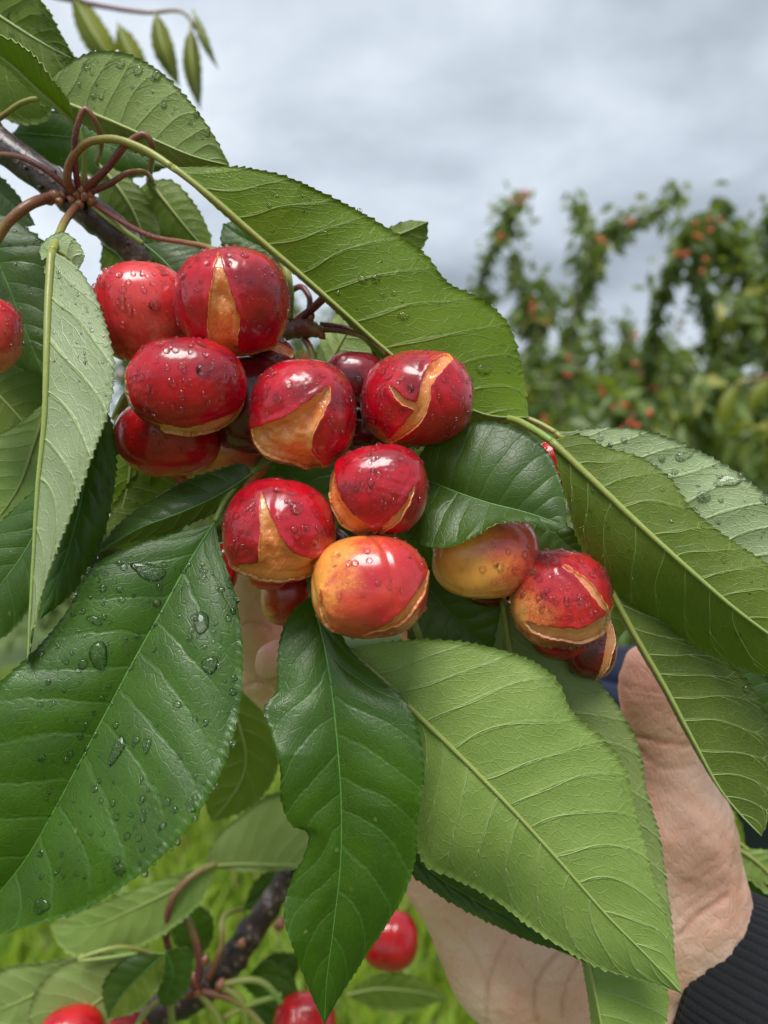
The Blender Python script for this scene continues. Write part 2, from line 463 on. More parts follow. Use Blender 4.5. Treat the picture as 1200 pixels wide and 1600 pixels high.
def skin_mat(name, dark, red, pale, lo, hi, axis, speck=0.5, tilt=0.6):
    """Cherry skin: red over a yellow ground colour; axis = side of the fruit that stayed pale (image x, y, toward lens)."""
    m, nt, out = new_mat(name)
    uv = N(nt, 'ShaderNodeUVMap', uv_map='dir_xy').outputs[0]
    uz = N(nt, 'ShaderNodeUVMap', uv_map='dir_z').outputs[0]
    sx = N(nt, 'ShaderNodeSeparateXYZ', {0: uv}); sz = N(nt, 'ShaderNodeSeparateXYZ', {0: uz})
    vec = N(nt, 'ShaderNodeCombineXYZ', {0: sx.outputs[0], 1: sx.outputs[1], 2: sz.outputs[0]}).outputs[0]
    rnd = obj_rand(nt)
    off = N(nt, 'ShaderNodeVectorMath', {0: vec, 1: N(nt, 'ShaderNodeCombineXYZ', {0: M(nt, 'MULTIPLY', rnd, 37.0), 1: M(nt, 'MULTIPLY', rnd, 11.0), 2: rnd}).outputs[0]}, operation='ADD').outputs[0]
    ax = N(nt, 'ShaderNodeVectorMath', {0: vec, 1: axis}, operation='DOT_PRODUCT').outputs['Value']
    n1 = N(nt, 'ShaderNodeTexNoise', {'Vector': off, 'Scale': 1.5, 'Detail': 5, 'Roughness': 0.62, 'Distortion': 0.5}).outputs[0]
    n2 = N(nt, 'ShaderNodeTexNoise', {'Vector': off, 'Scale': 26, 'Detail': 3, 'Roughness': 0.7}).outputs[0]
    f = M(nt, 'ADD', M(nt, 'MULTIPLY', ax, tilt), M(nt, 'MULTIPLY_ADD', M(nt, 'SUBTRACT', n1, 0.5), 1.2, M(nt, 'MULTIPLY', M(nt, 'SUBTRACT', n2, 0.5), 0.45)))
    pm = RANGE(nt, f, lo, hi)
    n3 = N(nt, 'ShaderNodeTexNoise', {'Vector': off, 'Scale': 1.3, 'Detail': 2, 'Roughness': 0.5}).outputs[0]
    col = MIX(nt, RANGE(nt, n3, 0.30, 0.62), dark, red)
    orange = tuple(0.5 * (a + b) for a, b in zip(red, pale))
    col = MIX(nt, RANGE(nt, f, lo - 0.25, hi - 0.1, 0.0, 0.75), col, orange)
    col = MIX(nt, pm, col, pale)
    lent = N(nt, 'ShaderNodeTexVoronoi', {'Vector': off, 'Scale': 19.0, 'Randomness': 1.0}).outputs
    lmask = RANGE(nt, lent['Distance'], 0.06, 0.19, 1.0, 0.0)
    keep = RANGE(nt, N(nt, 'ShaderNodeSeparateColor', {0: lent['Color']}).outputs[0], 0.35, 0.7)
    col = MIX(nt, M(nt, 'MULTIPLY', M(nt, 'MULTIPLY', lmask, keep), speck), col, (0.80, 0.42, 0.26))
    n5 = N(nt, 'ShaderNodeTexNoise', {'Vector': off, 'Scale': 1.9, 'Detail': 1.5, 'Roughness': 0.45}).outputs[0]
    bp = N(nt, 'ShaderNodeBump', {'Height': M(nt, 'ADD', M(nt, 'MULTIPLY', n2, 0.008), M(nt, 'ADD', n5, M(nt, 'MULTIPLY', lmask, 0.010))), 'Strength': 0.30, 'Distance': 0.0020})
    pb = N(nt, 'ShaderNodeBsdfPrincipled', {'Base Color': col, 'Roughness': M(nt, 'MULTIPLY_ADD', n2, 0.15, 0.24), 'Specular IOR Level': 0.25, 'Normal': bp.outputs[0], 'Coat Weight': 0.85, 'Coat Roughness': M(nt, 'MULTIPLY_ADD', n1, 0.16, 0.08), 'Subsurface Weight': 0.10, 'Subsurface Radius': (1.0, 0.22, 0.12), 'Subsurface Scale': 0.0022})
    nt.links.new(pb.outputs[0], out.inputs[0])
    return m


def flesh_mat(name, c1, c2, c3):
    m, nt, out = new_mat(name)
    uv = N(nt, 'ShaderNodeUVMap', uv_map='dir_xy').outputs[0]
    ob = N(nt, 'ShaderNodeTexCoord').outputs['Object']
    n1 = N(nt, 'ShaderNodeTexNoise', {'Vector': ob, 'Scale': 130, 'Detail': 2, 'Roughness': 0.4, 'Distortion': 0.6}).outputs[0]
    n2 = N(nt, 'ShaderNodeTexNoise', {'Vector': ob, 'Scale': 800, 'Detail': 4, 'Roughness': 0.7}).outputs[0]
    col = RAMP(nt, n1, [(0.3, c1), (0.5, c2), (0.7, c3)])
    fs = N(nt, 'ShaderNodeTexVoronoi', {'Vector': N(nt, 'ShaderNodeVectorMath', {0: uv, 1: (26, 9, 1)}, operation='MULTIPLY').outputs[0], 'Scale': 1.0}, feature='DISTANCE_TO_EDGE', voronoi_dimensions='2D').outputs['Distance']
    fib = RANGE(nt, fs, 0.0, 0.25, 0.0, 1.0)
    col = MIX(nt, M(nt, 'MULTIPLY_ADD', fib, -0.14, 0.14), col, (0.94, 0.48, 0.20))
    h = M(nt, 'ADD', M(nt, 'MULTIPLY', n1, 1.0), M(nt, 'ADD', M(nt, 'MULTIPLY', n2, 0.03), M(nt, 'MULTIPLY', fib, 0.22)))
    bp = N(nt, 'ShaderNodeBump', {'Height': h, 'Strength': 0.35, 'Distance': 0.0012})
    pb = N(nt, 'ShaderNodeBsdfPrincipled', {'Base Color': col, 'Roughness': M(nt, 'MULTIPLY_ADD', n2, 0.12, 0.16), 'Normal': bp.outputs[0], 'Coat Weight': 0.45, 'Coat Roughness': 0.07, 'Subsurface Weight': 0.85, 'Subsurface Radius': (1.0, 0.45, 0.16), 'Subsurface Scale': 0.0045})
    nt.links.new(pb.outputs[0], out.inputs[0])
    return m


CRIMSON, RED, SCARLET, YELLOW, PEACH = (0.17, 0.003, 0.010), (0.36, 0.007, 0.014), (0.58, 0.03, 0.03), (0.70, 0.34, 0.06), (0.72, 0.36, 0.13)
SK = {
    'deep': skin_mat('skin_deep', (0.25, 0.001, 0.009), (0.50, 0.002, 0.014), (0.72, 0.09, 0.05), 0.75, 1.5, (0.0, -0.7, 0.3)),
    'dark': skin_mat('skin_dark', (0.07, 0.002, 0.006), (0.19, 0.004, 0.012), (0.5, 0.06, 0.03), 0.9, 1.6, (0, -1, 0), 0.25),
    'red': skin_mat('skin_red', (0.42, 0.003, 0.009), (0.60, 0.009, 0.014), (0.66, 0.10, 0.05), 0.55, 1.2, (-0.4, -0.7, 0.2)),
    'coral': skin_mat('skin_coral', (0.52, 0.012, 0.022), (0.68, 0.045, 0.045), (0.80, 0.30, 0.14), 0.25, 0.95, (0.65, -0.75, 0.1), 0.5, 0.7),
    'blush': skin_mat('skin_blush', (0.50, 0.014, 0.022), (0.66, 0.06, 0.04), (0.90, 0.38, 0.07), 0.10, 0.60, (-0.75, 0.35, -0.1), 0.4, 0.75),
    'gold': skin_mat('skin_gold', (0.60, 0.03, 0.03), (0.78, 0.12, 0.07), (0.96, 0.43, 0.09), -0.05, 0.50, (-0.75, -0.35, 0.25), 0.3, 0.75),
    'half': skin_mat('skin_half', RED, (0.5, 0.015, 0.02), (0.88, 0.38, 0.10), 0.38, 0.72, (-0.85, -0.15, 0.0), 0.7, 0.8),
}
FLESH = flesh_mat('flesh_orange', (0.94, 0.225, 0.055), (0.96, 0.28, 0.082), (0.98, 0.38, 0.15))
FLESH_BR = flesh_mat('flesh_brown', (0.86, 0.24, 0.09), (0.93, 0.33, 0.145), (0.96, 0.45, 0.24))


def water_mat():
    m, nt, out = new_mat('water')
    g = N(nt, 'ShaderNodeBsdfPrincipled', {'Base Color': (1, 1, 1, 1), 'Roughness': 0.0, 'IOR': 1.33, 'Transmission Weight': 1.0})
    t = N(nt, 'ShaderNodeBsdfTransparent')
    gl = N(nt, 'ShaderNodeBsdfGlossy', {'Roughness': 0.02})
    fr = N(nt, 'ShaderNodeFresnel', {'IOR': 1.36})
    thin = N(nt, 'ShaderNodeMixShader', {0: fr.outputs[0], 1: t.outputs[0], 2: gl.outputs[0]})
    mx = N(nt, 'ShaderNodeMixShader', {0: 0.62, 1: thin.outputs[0], 2: g.outputs[0]})
    nt.links.new(mx.outputs[0], out.inputs[0])
    return m


WATER = water_mat()


def hand_mat():
    m, nt, out = new_mat('hand_skin')
    ob = N(nt, 'ShaderNodeTexCoord').outputs['Object']
    n1 = N(nt, 'ShaderNodeTexNoise', {'Vector': ob, 'Scale': 42, 'Detail': 5, 'Roughness': 0.6}).outputs[0]
    n2 = N(nt, 'ShaderNodeTexNoise', {'Vector': ob, 'Scale': 260, 'Detail': 4, 'Roughness': 0.65}).outputs[0]
    n3 = N(nt, 'ShaderNodeTexNoise', {'Vector': ob, 'Scale': 18, 'Detail': 2}).outputs[0]
    col = RAMP(nt, M(nt, 'MULTIPLY_ADD', M(nt, 'SUBTRACT', n2, 0.5), 0.2, n1), [(0.30, (0.82, 0.40, 0.28)), (0.44, (0.87, 0.49, 0.355)), (0.56, (0.90, 0.55, 0.41)), (0.70, (0.92, 0.62, 0.48))])
    at = N(nt, 'ShaderNodeAttribute', attribute_name='flush').outputs['Fac']
    col = MIX(nt, M(nt, 'MULTIPLY', at, 0.75), col, (0.78, 0.34, 0.26))
    ln = N(nt, 'ShaderNodeAttribute', attribute_name='line').outputs['Fac']
    col = MIX(nt, M(nt, 'MULTIPLY', ln, 0.55), col, (0.60, 0.24, 0.17))
    # fine crossing skin lines
    def lines(rot, sc):
        mp = N(nt, 'ShaderNodeMapping', {'Vector': ob, 'Rotation': rot, 'Scale': (sc, sc * 0.16, sc * 0.5)}).outputs[0]
        v = N(nt, 'ShaderNodeTexVoronoi', {'Vector': mp, 'Scale': 1.0, 'Randomness': 0.9}, feature='DISTANCE_TO_EDGE').outputs['Distance']
        return RANGE(nt, v, 0.0, 0.12, 1.0, 0.0)
    l1, l2 = lines((0, 0.7, 0), 420), lines((0, -0.6, 0), 360)
    vp = N(nt, 'ShaderNodeTexVoronoi', {'Vector': ob, 'Scale': 1300, 'Randomness': 1.0}, feature='DISTANCE_TO_EDGE').outputs['Distance']
    h = M(nt, 'ADD', M(nt, 'MULTIPLY', M(nt, 'ADD', l1, l2), -0.6), M(nt, 'ADD', M(nt, 'MULTIPLY', n2, 0.35), M(nt, 'MULTIPLY', RANGE(nt, vp, 0.0, 0.12, 0.0, 1.0), 0.35)))
    bp = N(nt, 'ShaderNodeBump', {'Height': h, 'Strength': 0.36, 'Distance': 0.0005})
    wet = RANGE(nt, n3, 0.52, 0.64)
    pb = N(nt, 'ShaderNodeBsdfPrincipled', {'Base Color': col, 'Roughness': M(nt, 'MULTIPLY_ADD', wet, -0.17, 0.42), 'Normal': bp.outputs[0], 'Subsurface Weight': 0.35, 'Subsurface Radius': (1.0, 0.36, 0.2), 'Subsurface Scale': 0.004, 'Specular IOR Level': 0.45})
    nt.links.new(pb.outputs[0], out.inputs[0])
    return m


HAND = hand_mat()


def knit_mat():
    m, nt, out = new_mat('black_knit')
    uv = N(nt, 'ShaderNodeUVMap', uv_map='UVMap').outputs[0]
    ob = N(nt, 'ShaderNodeTexCoord').outputs['Object']
    s = N(nt, 'ShaderNodeSeparateXYZ', {0: uv})
    wv = M(nt, 'SINE', M(nt, 'MULTIPLY', s.outputs[0], 520.0))
    nz = N(nt, 'ShaderNodeTexNoise', {'Vector': ob, 'Scale': 1700, 'Detail': 3, 'Roughness': 0.7}).outputs[0]
    n2 = N(nt, 'ShaderNodeTexNoise', {'Vector': ob, 'Scale': 90, 'Detail': 3}).outputs[0]
    col = MIX(nt, nz, (0.006, 0.0065, 0.008), (0.026, 0.028, 0.032))
    col = MIX(nt, M(nt, 'MULTIPLY', n2, 0.4), col, (0.012, 0.012, 0.014))
    h = M(nt, 'ADD', M(nt, 'MULTIPLY', wv, 0.25), nz)
    bp = N(nt, 'ShaderNodeBump', {'Height': h, 'Strength': 0.8, 'Distance': 0.0007})
    pb = N(nt, 'ShaderNodeBsdfPrincipled', {'Base Color': col, 'Roughness': 0.85, 'Normal': bp.outputs[0], 'Sheen Weight': 0.14, 'Sheen Roughness': 0.5, 'Sheen Tint': (0.5, 0.52, 0.56, 1), 'Specular IOR Level': 0.2})
    nt.links.new(pb.outputs[0], out.inputs[0])
    return m


KNIT = knit_mat()
NAVY = simple_mat('navy_plastic', (0.010, 0.014, 0.035), (0.016, 0.022, 0.05), 0.35, 40, bump=0.2)


def far_leaf_mat(name, c1, c2, c3, tcol):
    m, nt, out = new_mat(name)
    uv = N(nt, 'ShaderNodeUVMap', uv_map='UVMap').outputs[0]
    s = N(nt, 'ShaderNodeSeparateXYZ', {0: uv})
    col = RAMP(nt, s.outputs[0], [(0.0, c1), (0.55, c2), (0.85, c2), (1.0, c3)])
    pb = N(nt, 'ShaderNodeBsdfPrincipled', {'Base Color': col, 'Roughness': 0.42})
    tr = N(nt, 'ShaderNodeBsdfTranslucent', {'Color': tcol})
    mx = N(nt, 'ShaderNodeMixShader', {0: 0.3, 1: pb.outputs[0], 2: tr.outputs[0]})
    nt.links.new(mx.outputs[0], out.inputs[0])
    return m


FAR_LEAF = far_leaf_mat('orchard_leaf', (0.075, 0.128, 0.030), (0.16, 0.225, 0.052), (0.36, 0.36, 0.08), (0.36, 0.46, 0.04, 1))
FAR_LEAF_PALE = far_leaf_mat('orchard_leaf_pale', (0.07, 0.14, 0.04), (0.15, 0.22, 0.06), (0.30, 0.30, 0.06), (0.2, 0.26, 0.03, 1))
FAR_BARK = simple_mat('orchard_bark', (0.07, 0.05, 0.04), (0.18, 0.15, 0.13), 0.8, 18, bump=0.6, bdist=0.01)
FAR_FRUIT = simple_mat('orchard_fruit', (0.75, 0.03, 0.03), (0.86, 0.20, 0.09), 0.3, 6, coat=0.4)
GRASS = far_leaf_mat('grass_blade', (0.10, 0.20, 0.02), (0.24, 0.36, 0.03), (0.46, 0.44, 0.12), (0.40, 0.52, 0.03, 1))
SOIL = simple_mat('meadow_ground', (0.05, 0.085, 0.018), (0.10, 0.15, 0.03), 0.95, 1.2, bump=0.5, bdist=0.05)
# ------------------------------------------------------------------ builders
SURF = {}          # surfaces that rain drops can be set on: key -> (points, normals)


def shift(v, sh):
    return sh * (v + 0.4 * v * v) / 1.4


def leaf(parent, key, mid, le, re, d, el=0.0, er=0.0, side='under', side_r=None, veins=11, pitch=13.0, tooth=3.6, wave=1.0, bulge=(0.6, 0.6),
         petiole=None, pet_mat=None, pet_r=(0.9, 0.75), label=None, sh=0.15, coarse=1.0, quilt=0.45, rib=1.0, name='leaf', pale=False):
    """A leaf from its midrib (base to tip) and its two margins, each traced in the photo; d = depth along the midrib in metres,
    el / er = how far each margin bends away from (+) or toward (-) the lens in mm."""
    sides = (side, side_r or side)
    g = np.random.default_rng(abs(hash(key)) % 9999 if False else sum(ord(c) * (i + 3) for i, c in enumerate(key)))
    base = P(mid[0][0], mid[0][1], d[0])
    root = empty(name, base, parent)
    if label: root['label'] = label
    lens = [np.linalg.norm(np.diff(np.array([p[:2] for p in e], float), axis=0), axis=1).sum() for e in (le, re)]
    nteeth = max(8, int(max(lens) / pitch))
    nu = int(min(330, max(40, nteeth * 6 * coarse)))
    nv = max(5, int(11 * coarse))
    t = np.linspace(0, 1, nu + 1)
    dd = spline(np.c_[np.linspace(0, 1, len(d)), np.zeros(len(d)), d], nu)[:, 2] if len(d) > 2 else np.interp(t, np.linspace(0, 1, len(d)), d)
    m2 = spline([p[:2] for p in mid], nu)
    MB_V, MB_F, MI, UVV, UVM = [], [], [], [], []
    nbase = 0
    halves = []
    mm = 1000.0 * np.mean(d) / F                   # mm per pixel at this depth
    Lmm = np.linalg.norm(np.diff(m2, axis=0), axis=1).sum() * mm
    tj = t + 0.010 * np.sin(6.28 * (2.3 * t + g.uniform())) + 0.006 * np.sin(6.28 * (5.1 * t + g.uniform()))
    grids = []
    for hi, (e, eo, bg_) in enumerate(((le, el, bulge[0]), (re, er, bulge[1]))):
        vis = sides[hi]
        e2 = spline([p[:2] for p in e], nu)
        eo = spline(np.c_[np.linspace(0, 1, len(eo)), np.zeros(len(eo)), eo], nu)[:, 2] if isinstance(eo, (list, tuple)) else np.full(nu + 1, float(eo))
        env = np.clip(np.sin(np.pi * np.clip(t, 0, 1)), 0, 1) ** 0.55
        out = e2 - m2
        wpx = np.linalg.norm(out, axis=1)
        tang = unit(np.gradient(e2, axis=0))
        nrm2 = np.stack((tang[:, 1], -tang[:, 0]), -1)
        if (nrm2 * out).sum() < 0: nrm2 = -nrm2
        # double-toothed margin
        nt_ = max(6, int(lens[hi] / pitch)); ph = t * nt_ + g.uniform()
        ph = ph + 0.25 * np.sin(ph * 0.9 + g.uniform(0, 6)); k = np.floor(ph).astype(int); fr = ph - k
        amp = (g.uniform(0.45, 1.25, k.max() - k.min() + 2))[k - k.min()]
        prof = np.where(fr < 0.78, (fr / 0.78) ** 1.4, (1 - fr) / 0.22) * amp
        endf = np.clip(t / 0.05, 0, 1) * np.clip((1 - t) / 0.03, 0, 1)
        tw = tooth * prof * endf * np.clip(wpx / 25.0, 0.15, 1)
        e2t = e2 + nrm2 * (tw - tooth * 0.35 * endf)[:, None] + tang * (0.35 * tw)[:, None]
        v = np.linspace(0, 1, nv + 1) ** 0.92
        G = np.zeros((nu + 1, nv + 1, 3))
        sgn = -1.0 if vis == 'top' else 1.0
        W = np.zeros((nu + 1, nv + 1))
        wph = g.uniform(0, 6.28, 4); wf = g.uniform(1.2, 3.2, 4)
        for j, vv in enumerate(v):
            edge = e2t if j == nv else (e2 + (e2t - e2) * (0.3 if j == nv - 1 else 0))
            xy = m2 * (1 - vv) + edge * vv
            dep = dd + 0.001 * eo * env * (0.55 * vv + 0.45 * vv * vv)
            dep = dep - 0.001 * bg_ * 4 * vv * (1 - vv) * env * np.clip(wpx * mm / 14.0, 0, 1.6)
            wv_ = sum(np.sin(6.28 * wf[q] * t + wph[q]) for q in range(4)) / 2.2
            dep = dep + 0.001 * wave * wv_ * env * vv ** 2.2
            W[:, j] = veins * (tj - shift(vv, sh)) + (0.0 if hi == 0 else 0.47)
            dq = np.abs(np.sin(np.pi * W[:, j])) ** 0.7
            dep = dep + sgn * 0.001 * quilt * dq * env * min(1, vv * 4) * (1 - 0.5 * vv ** 3)
            G[:, j] = PA(np.c_[xy, dep])
        nrm = unit(np.cross(np.gradient(G, axis=0), np.gradient(G, axis=1)))
        if (nrm * (G - CAMP)).sum() < 0: nrm = -nrm          # away from the lens
        th = 0.00028
        B = G + nrm * th
        idx = np.arange((nu + 1) * (nv + 1)).reshape(nu + 1, nv + 1)
        q = np.stack((idx[:-1, :-1], idx[1:, :-1], idx[1:, 1:], idx[:-1, 1:]), -1).reshape(-1, 4)
        c = np.cross(G[1, 0] - G[0, 0] + G[nu // 2, 1] * 0, np.zeros(3))
        fn = np.cross(G[1:, :-1] - G[:-1, :-1], G[:-1, 1:] - G[:-1, :-1])
        toward = (fn * (CAMP - G[:-1, :-1])).sum() > 0
        qf = q if toward else q[:, ::-1]
        qb = (q[:, ::-1] if toward else q) + idx.size
        e_ = idx[:, -1]
        rimq = np.stack((e_[:-1], e_[1:], e_[1:] + idx.size, e_[:-1] + idx.size), -1)
        if toward: rimq = rimq[:, ::-1]
        hw = (wpx * mm)[:, None] * v[None]
        uvv = np.stack((W, hw), -1).reshape(-1, 2)
        uvm = np.stack((np.repeat((t * Lmm)[:, None], nv + 1, 1) - 0.35 * hw, hw * (1 if hi else -1)), -1).reshape(-1, 2) + g.uniform(0, 0.01)
        uvm = uvm + np.array((sum(map(ord, key)) % 97 * 3.1, 0))
        uvv2, uvm2 = np.r_[uvv, uvv], np.r_[uvm, uvm]
        fs = np.r_[qf, qb, rimq]
        top_i, und_i = 0, 1
        fi, bi = (top_i, und_i) if vis == 'top' else (und_i, top_i)
        MB_V.append(np.r_[G.reshape(-1, 3), B.reshape(-1, 3)]); MB_F.append(fs + nbase)
        MI.append(np.r_[np.full(len(qf), fi), np.full(len(qb), bi), np.full(len(rimq), 2)])
        UVV.append(uvv2[fs.ravel()]); UVM.append(uvm2[fs.ravel()])
        nbase += 2 * idx.size
        grids.append((G, nrm, v, vis, W))
        halves.append((G.reshape(-1, 3), -nrm.reshape(-1, 3)))
    me = mesh_np('blade', np.concatenate(MB_V), np.concatenate(MB_F), [LEAF_TOP, LEAF_KIND[pale], RIM], np.concatenate(MI), {'vein': np.concatenate(UVV), 'metric': np.concatenate(UVM)})
    link('blade', me, root)
    SURF[key] = (np.concatenate([h[0] for h in halves]), np.concatenate([h[1] for h in halves]))
    # midrib
    G, nrm, v, vis, W = grids[0]
    mp = G[:, 0]
    nav = unit(grids[0][1][:, 0] + grids[1][1][:, 0]) if (grids[0][1] * grids[1][1]).sum() > 0 else grids[0][1][:, 0]
    if vis == 'under':
        r = 0.001 * rib * np.interp(t, (0, 0.3, 1), (0.78, 0.55, 0.15)); mp = mp - nav * (r * 0.35)[:, None]
        rm = MIDRIB_MIX
    else:
        r = 0.001 * rib * np.interp(t, (0, 0.3, 1), (0.42, 0.28, 0.10)); mp = mp + nav * (r * 0.30)[:, None]
        rm = VEIN_TOP
    st = max(1, nu // 60)
    vv_, ff_, uu_ = tube_geo(mp[::st], r[::st], 8, lump=0.03, seed=nu)
    mb = MB(); mb.add(vv_, ff_, uu_); mb.build('midrib', [rm], root)
    # raised side veins with forks near the margin (underside only; on the upper side they are grooves)
    if quilt > 0 and 'under' in sides and coarse >= 0.5:
        mb = MB(); cnt = 0
        for hi, (G, nrm, v, vis, W) in enumerate(grids):
            if vis != 'under': continue
            off = 0.0 if hi == 0 else 0.47
            def at(tv, vv):
                a = np.clip(tv, 0, 1) * nu; i = np.clip(a.astype(int), 0, nu - 1); fa = (a - i)[:, None]
                b = np.interp(vv, v, np.arange(nv + 1)); j = np.clip(b.astype(int), 0, nv - 1); fb = (b - j)[:, None]
                L = lambda X: (X[i, j] * (1 - fa) + X[i + 1, j] * fa) * (1 - fb) + (X[i, j + 1] * (1 - fa) + X[i + 1, j + 1] * fa) * fb
                return L(G), L(nrm)
            for k in range(int(np.floor(veins + 1))):
                tb = np.interp((k - off) / veins, tj, t)
                if tb < 0.02 or tb > 0.93: continue
                vm_ = g.uniform(0.84, 0.93)
                vq = np.linspace(0.0, vm_, 18)
                tq = np.interp((k - off) / veins + shift(vq, sh), tj, t) + 0.004 * np.sin(vq * 9 + g.uniform(0, 6)) + 0.03 * np.clip(vq - 0.7, 0, 1)
                ok = tq < 0.985
                if ok.sum() < 4: continue
                p_, n_ = at(tq[ok], vq[ok])
                r_ = 0.001 * np.linspace(0.175, 0.065, ok.sum()) * min(1.15, Lmm / 85.0) * (1 - 0.35 * tb)
                a_, b_, c_ = tube_geo(p_ - n_ * (r_ * 0.25)[:, None], r_, 5)
                mb.add(a_, b_, c_); cnt += 1
                for q0, dt, dv in ((g.uniform(0.55, 0.68), 0.42 / veins, 0.22), (g.uniform(0.74, 0.82), -0.3 / veins, 0.14), (g.uniform(0.76, 0.86), 0.35 / veins, 0.13)):
                    vq2 = np.linspace(q0, min(0.97, q0 + dv), 7); s_ = np.linspace(0, 1, 7)
                    tq2 = np.interp((k - off) / veins + shift(vq2, sh), tj, t) + dt * s_ ** 1.2
                    if tq2.max() > 0.98: continue
                    p_, n_ = at(tq2, vq2); r_ = 0.001 * np.linspace(0.095, 0.045, 7)
                    a_, b_, c_ = tube_geo(p_ - n_ * (r_ * 0.25)[:, None], r_, 4)
                    mb.add(a_, b_, c_)
        if cnt:
            o = mb.build('side_veins', [VEIN if pale else VEIN_DEEP], root); o['kind'] = 'stuff'
    if petiole:
        pts = list(petiole) + [(mid[0][0], mid[0][1], d[0]), (*mid[1], float(np.interp(0.06, t, dd)))][:1]
        pa = stem_path(pts, 30)
        a_, b_, c_ = tube_geo(pa, np.linspace(pet_r[0], pet_r[1], len(pa)) * 0.001, 10, lump=0.02, seed=5)
        mb = MB(); mb.add(a_, b_, c_); mb.build('petiole', [pet_mat or STEM_MIX], root)
    return root


def cube_sphere(n):
    a = np.tan(np.linspace(-1, 1, n + 1) * math.pi / 4)
    u, v = np.meshgrid(a, a, indexing='ij'); o = np.ones_like(u)
    fs = []; vs = []; base = 0
    for ax in range(3):
        for s in (-1, 1):
            p = [None] * 3
            p[ax] = s * o; p[(ax + 1) % 3] = u if s > 0 else v; p[(ax + 2) % 3] = v if s > 0 else u
            vs.append(np.stack(p, -1).reshape(-1, 3))
            i = np.arange((n + 1) ** 2).reshape(n + 1, n + 1) + base
            fs.append(np.stack((i[:-1, :-1], i[1:, :-1], i[1:, 1:], i[:-1, 1:]), -1).reshape(-1, 4)); base += (n + 1) ** 2
    V = unit(np.concatenate(vs)); Q = np.concatenate(fs)
    key = np.round(V * 1e5).astype(np.int64)
    _, first, inv = np.unique(key, axis=0, return_index=True, return_inverse=True)
    inv = inv.reshape(-1)
    return V[first], inv[Q]


CS = {}


def seg_dist(p, a, b):
    ab = b - a; t = np.clip(((p - a) @ ab) / (ab @ ab + 1e-12), 0, 1)
    return np.linalg.norm(p - a - t[:, None] * ab, axis=1), t


def poly_sd(p, poly):
    poly = np.asarray(poly, float); d = np.full(len(p), 9.0); ins = np.zeros(len(p), bool)
    for k in range(len(poly)):
        a, b = poly[k], poly[(k + 1) % len(poly)]
        d = np.minimum(d, seg_dist(p, a, b)[0])
        c = ((a[1] > p[:, 1]) != (b[1] > p[:, 1])) & (p[:, 0] < (b[0] - a[0]) * (p[:, 1] - a[1]) / (b[1] - a[1] + 1e-12) + a[0])
        ins ^= c
    return np.where(ins, -d, d)


def clip_tris(V, T, f, extra):
    """Keep the part of the triangles where f > 0, cut exactly at f = 0. extra: per-vertex arrays."""
    s = f[T] > 0; cnt = s.sum(1)
    out = [T[cnt == 3]]
    nV = [V]; nE = [[e] for e in extra]; base = len(V); cache = {}; newpts = []
    def cut(a, b):
        nonlocal base
        k = (a, b) if a < b else (b, a)
        if k in cache: return cache[k]
        w = f[k[0]] / (f[k[0]] - f[k[1]])
        newpts.append((k[0], k[1], w)); cache[k] = base; base += 1
        return cache[k]
    add = []; bnd = []
    for tri in T[(cnt == 1) | (cnt == 2)]:
        sg = [f[i] > 0 for i in tri]
        if sum(sg) == 1:
            i = sg.index(True); a, b, c = tri[i], tri[(i + 1) % 3], tri[(i + 2) % 3]
            x, y = cut(a, b), cut(a, c); add.append((a, x, y)); bnd.append((x, y))
        else:
            i = sg.index(False); a, b, c = tri[i], tri[(i + 1) % 3], tri[(i + 2) % 3]
            x, y = cut(a, b), cut(a, c); add.append((x, b, c)); add.append((x, c, y)); bnd.append((y, x))
    if newpts:
        A = np.array([p[0] for p in newpts]); B = np.array([p[1] for p in newpts]); w = np.array([p[2] for p in newpts])[:, None]
        nV.append(V[A] * (1 - w) + V[B] * w)
        for e, l in zip(extra, nE): l.append(e[A] * (1 - w) + e[B] * w)
    T2 = np.concatenate([out[0]] + ([np.array(add)] if add else [])).astype(int)
    VV = np.concatenate(nV); EE = [np.concatenate(l) for l in nE]
    used = np.unique(T2); mp = -np.ones(len(VV), int); mp[used] = np.arange(len(used))
    bnd = [(mp[a], mp[b]) for a, b in bnd if mp[a] >= 0 and mp[b] >= 0]
    return VV[used], mp[T2], [e[used] for e in EE], bnd


def smoothstep(a, b, x):
    t = np.clip((x - a) / (b - a), 0, 1)
    return t * t * (3 - 2 * t)


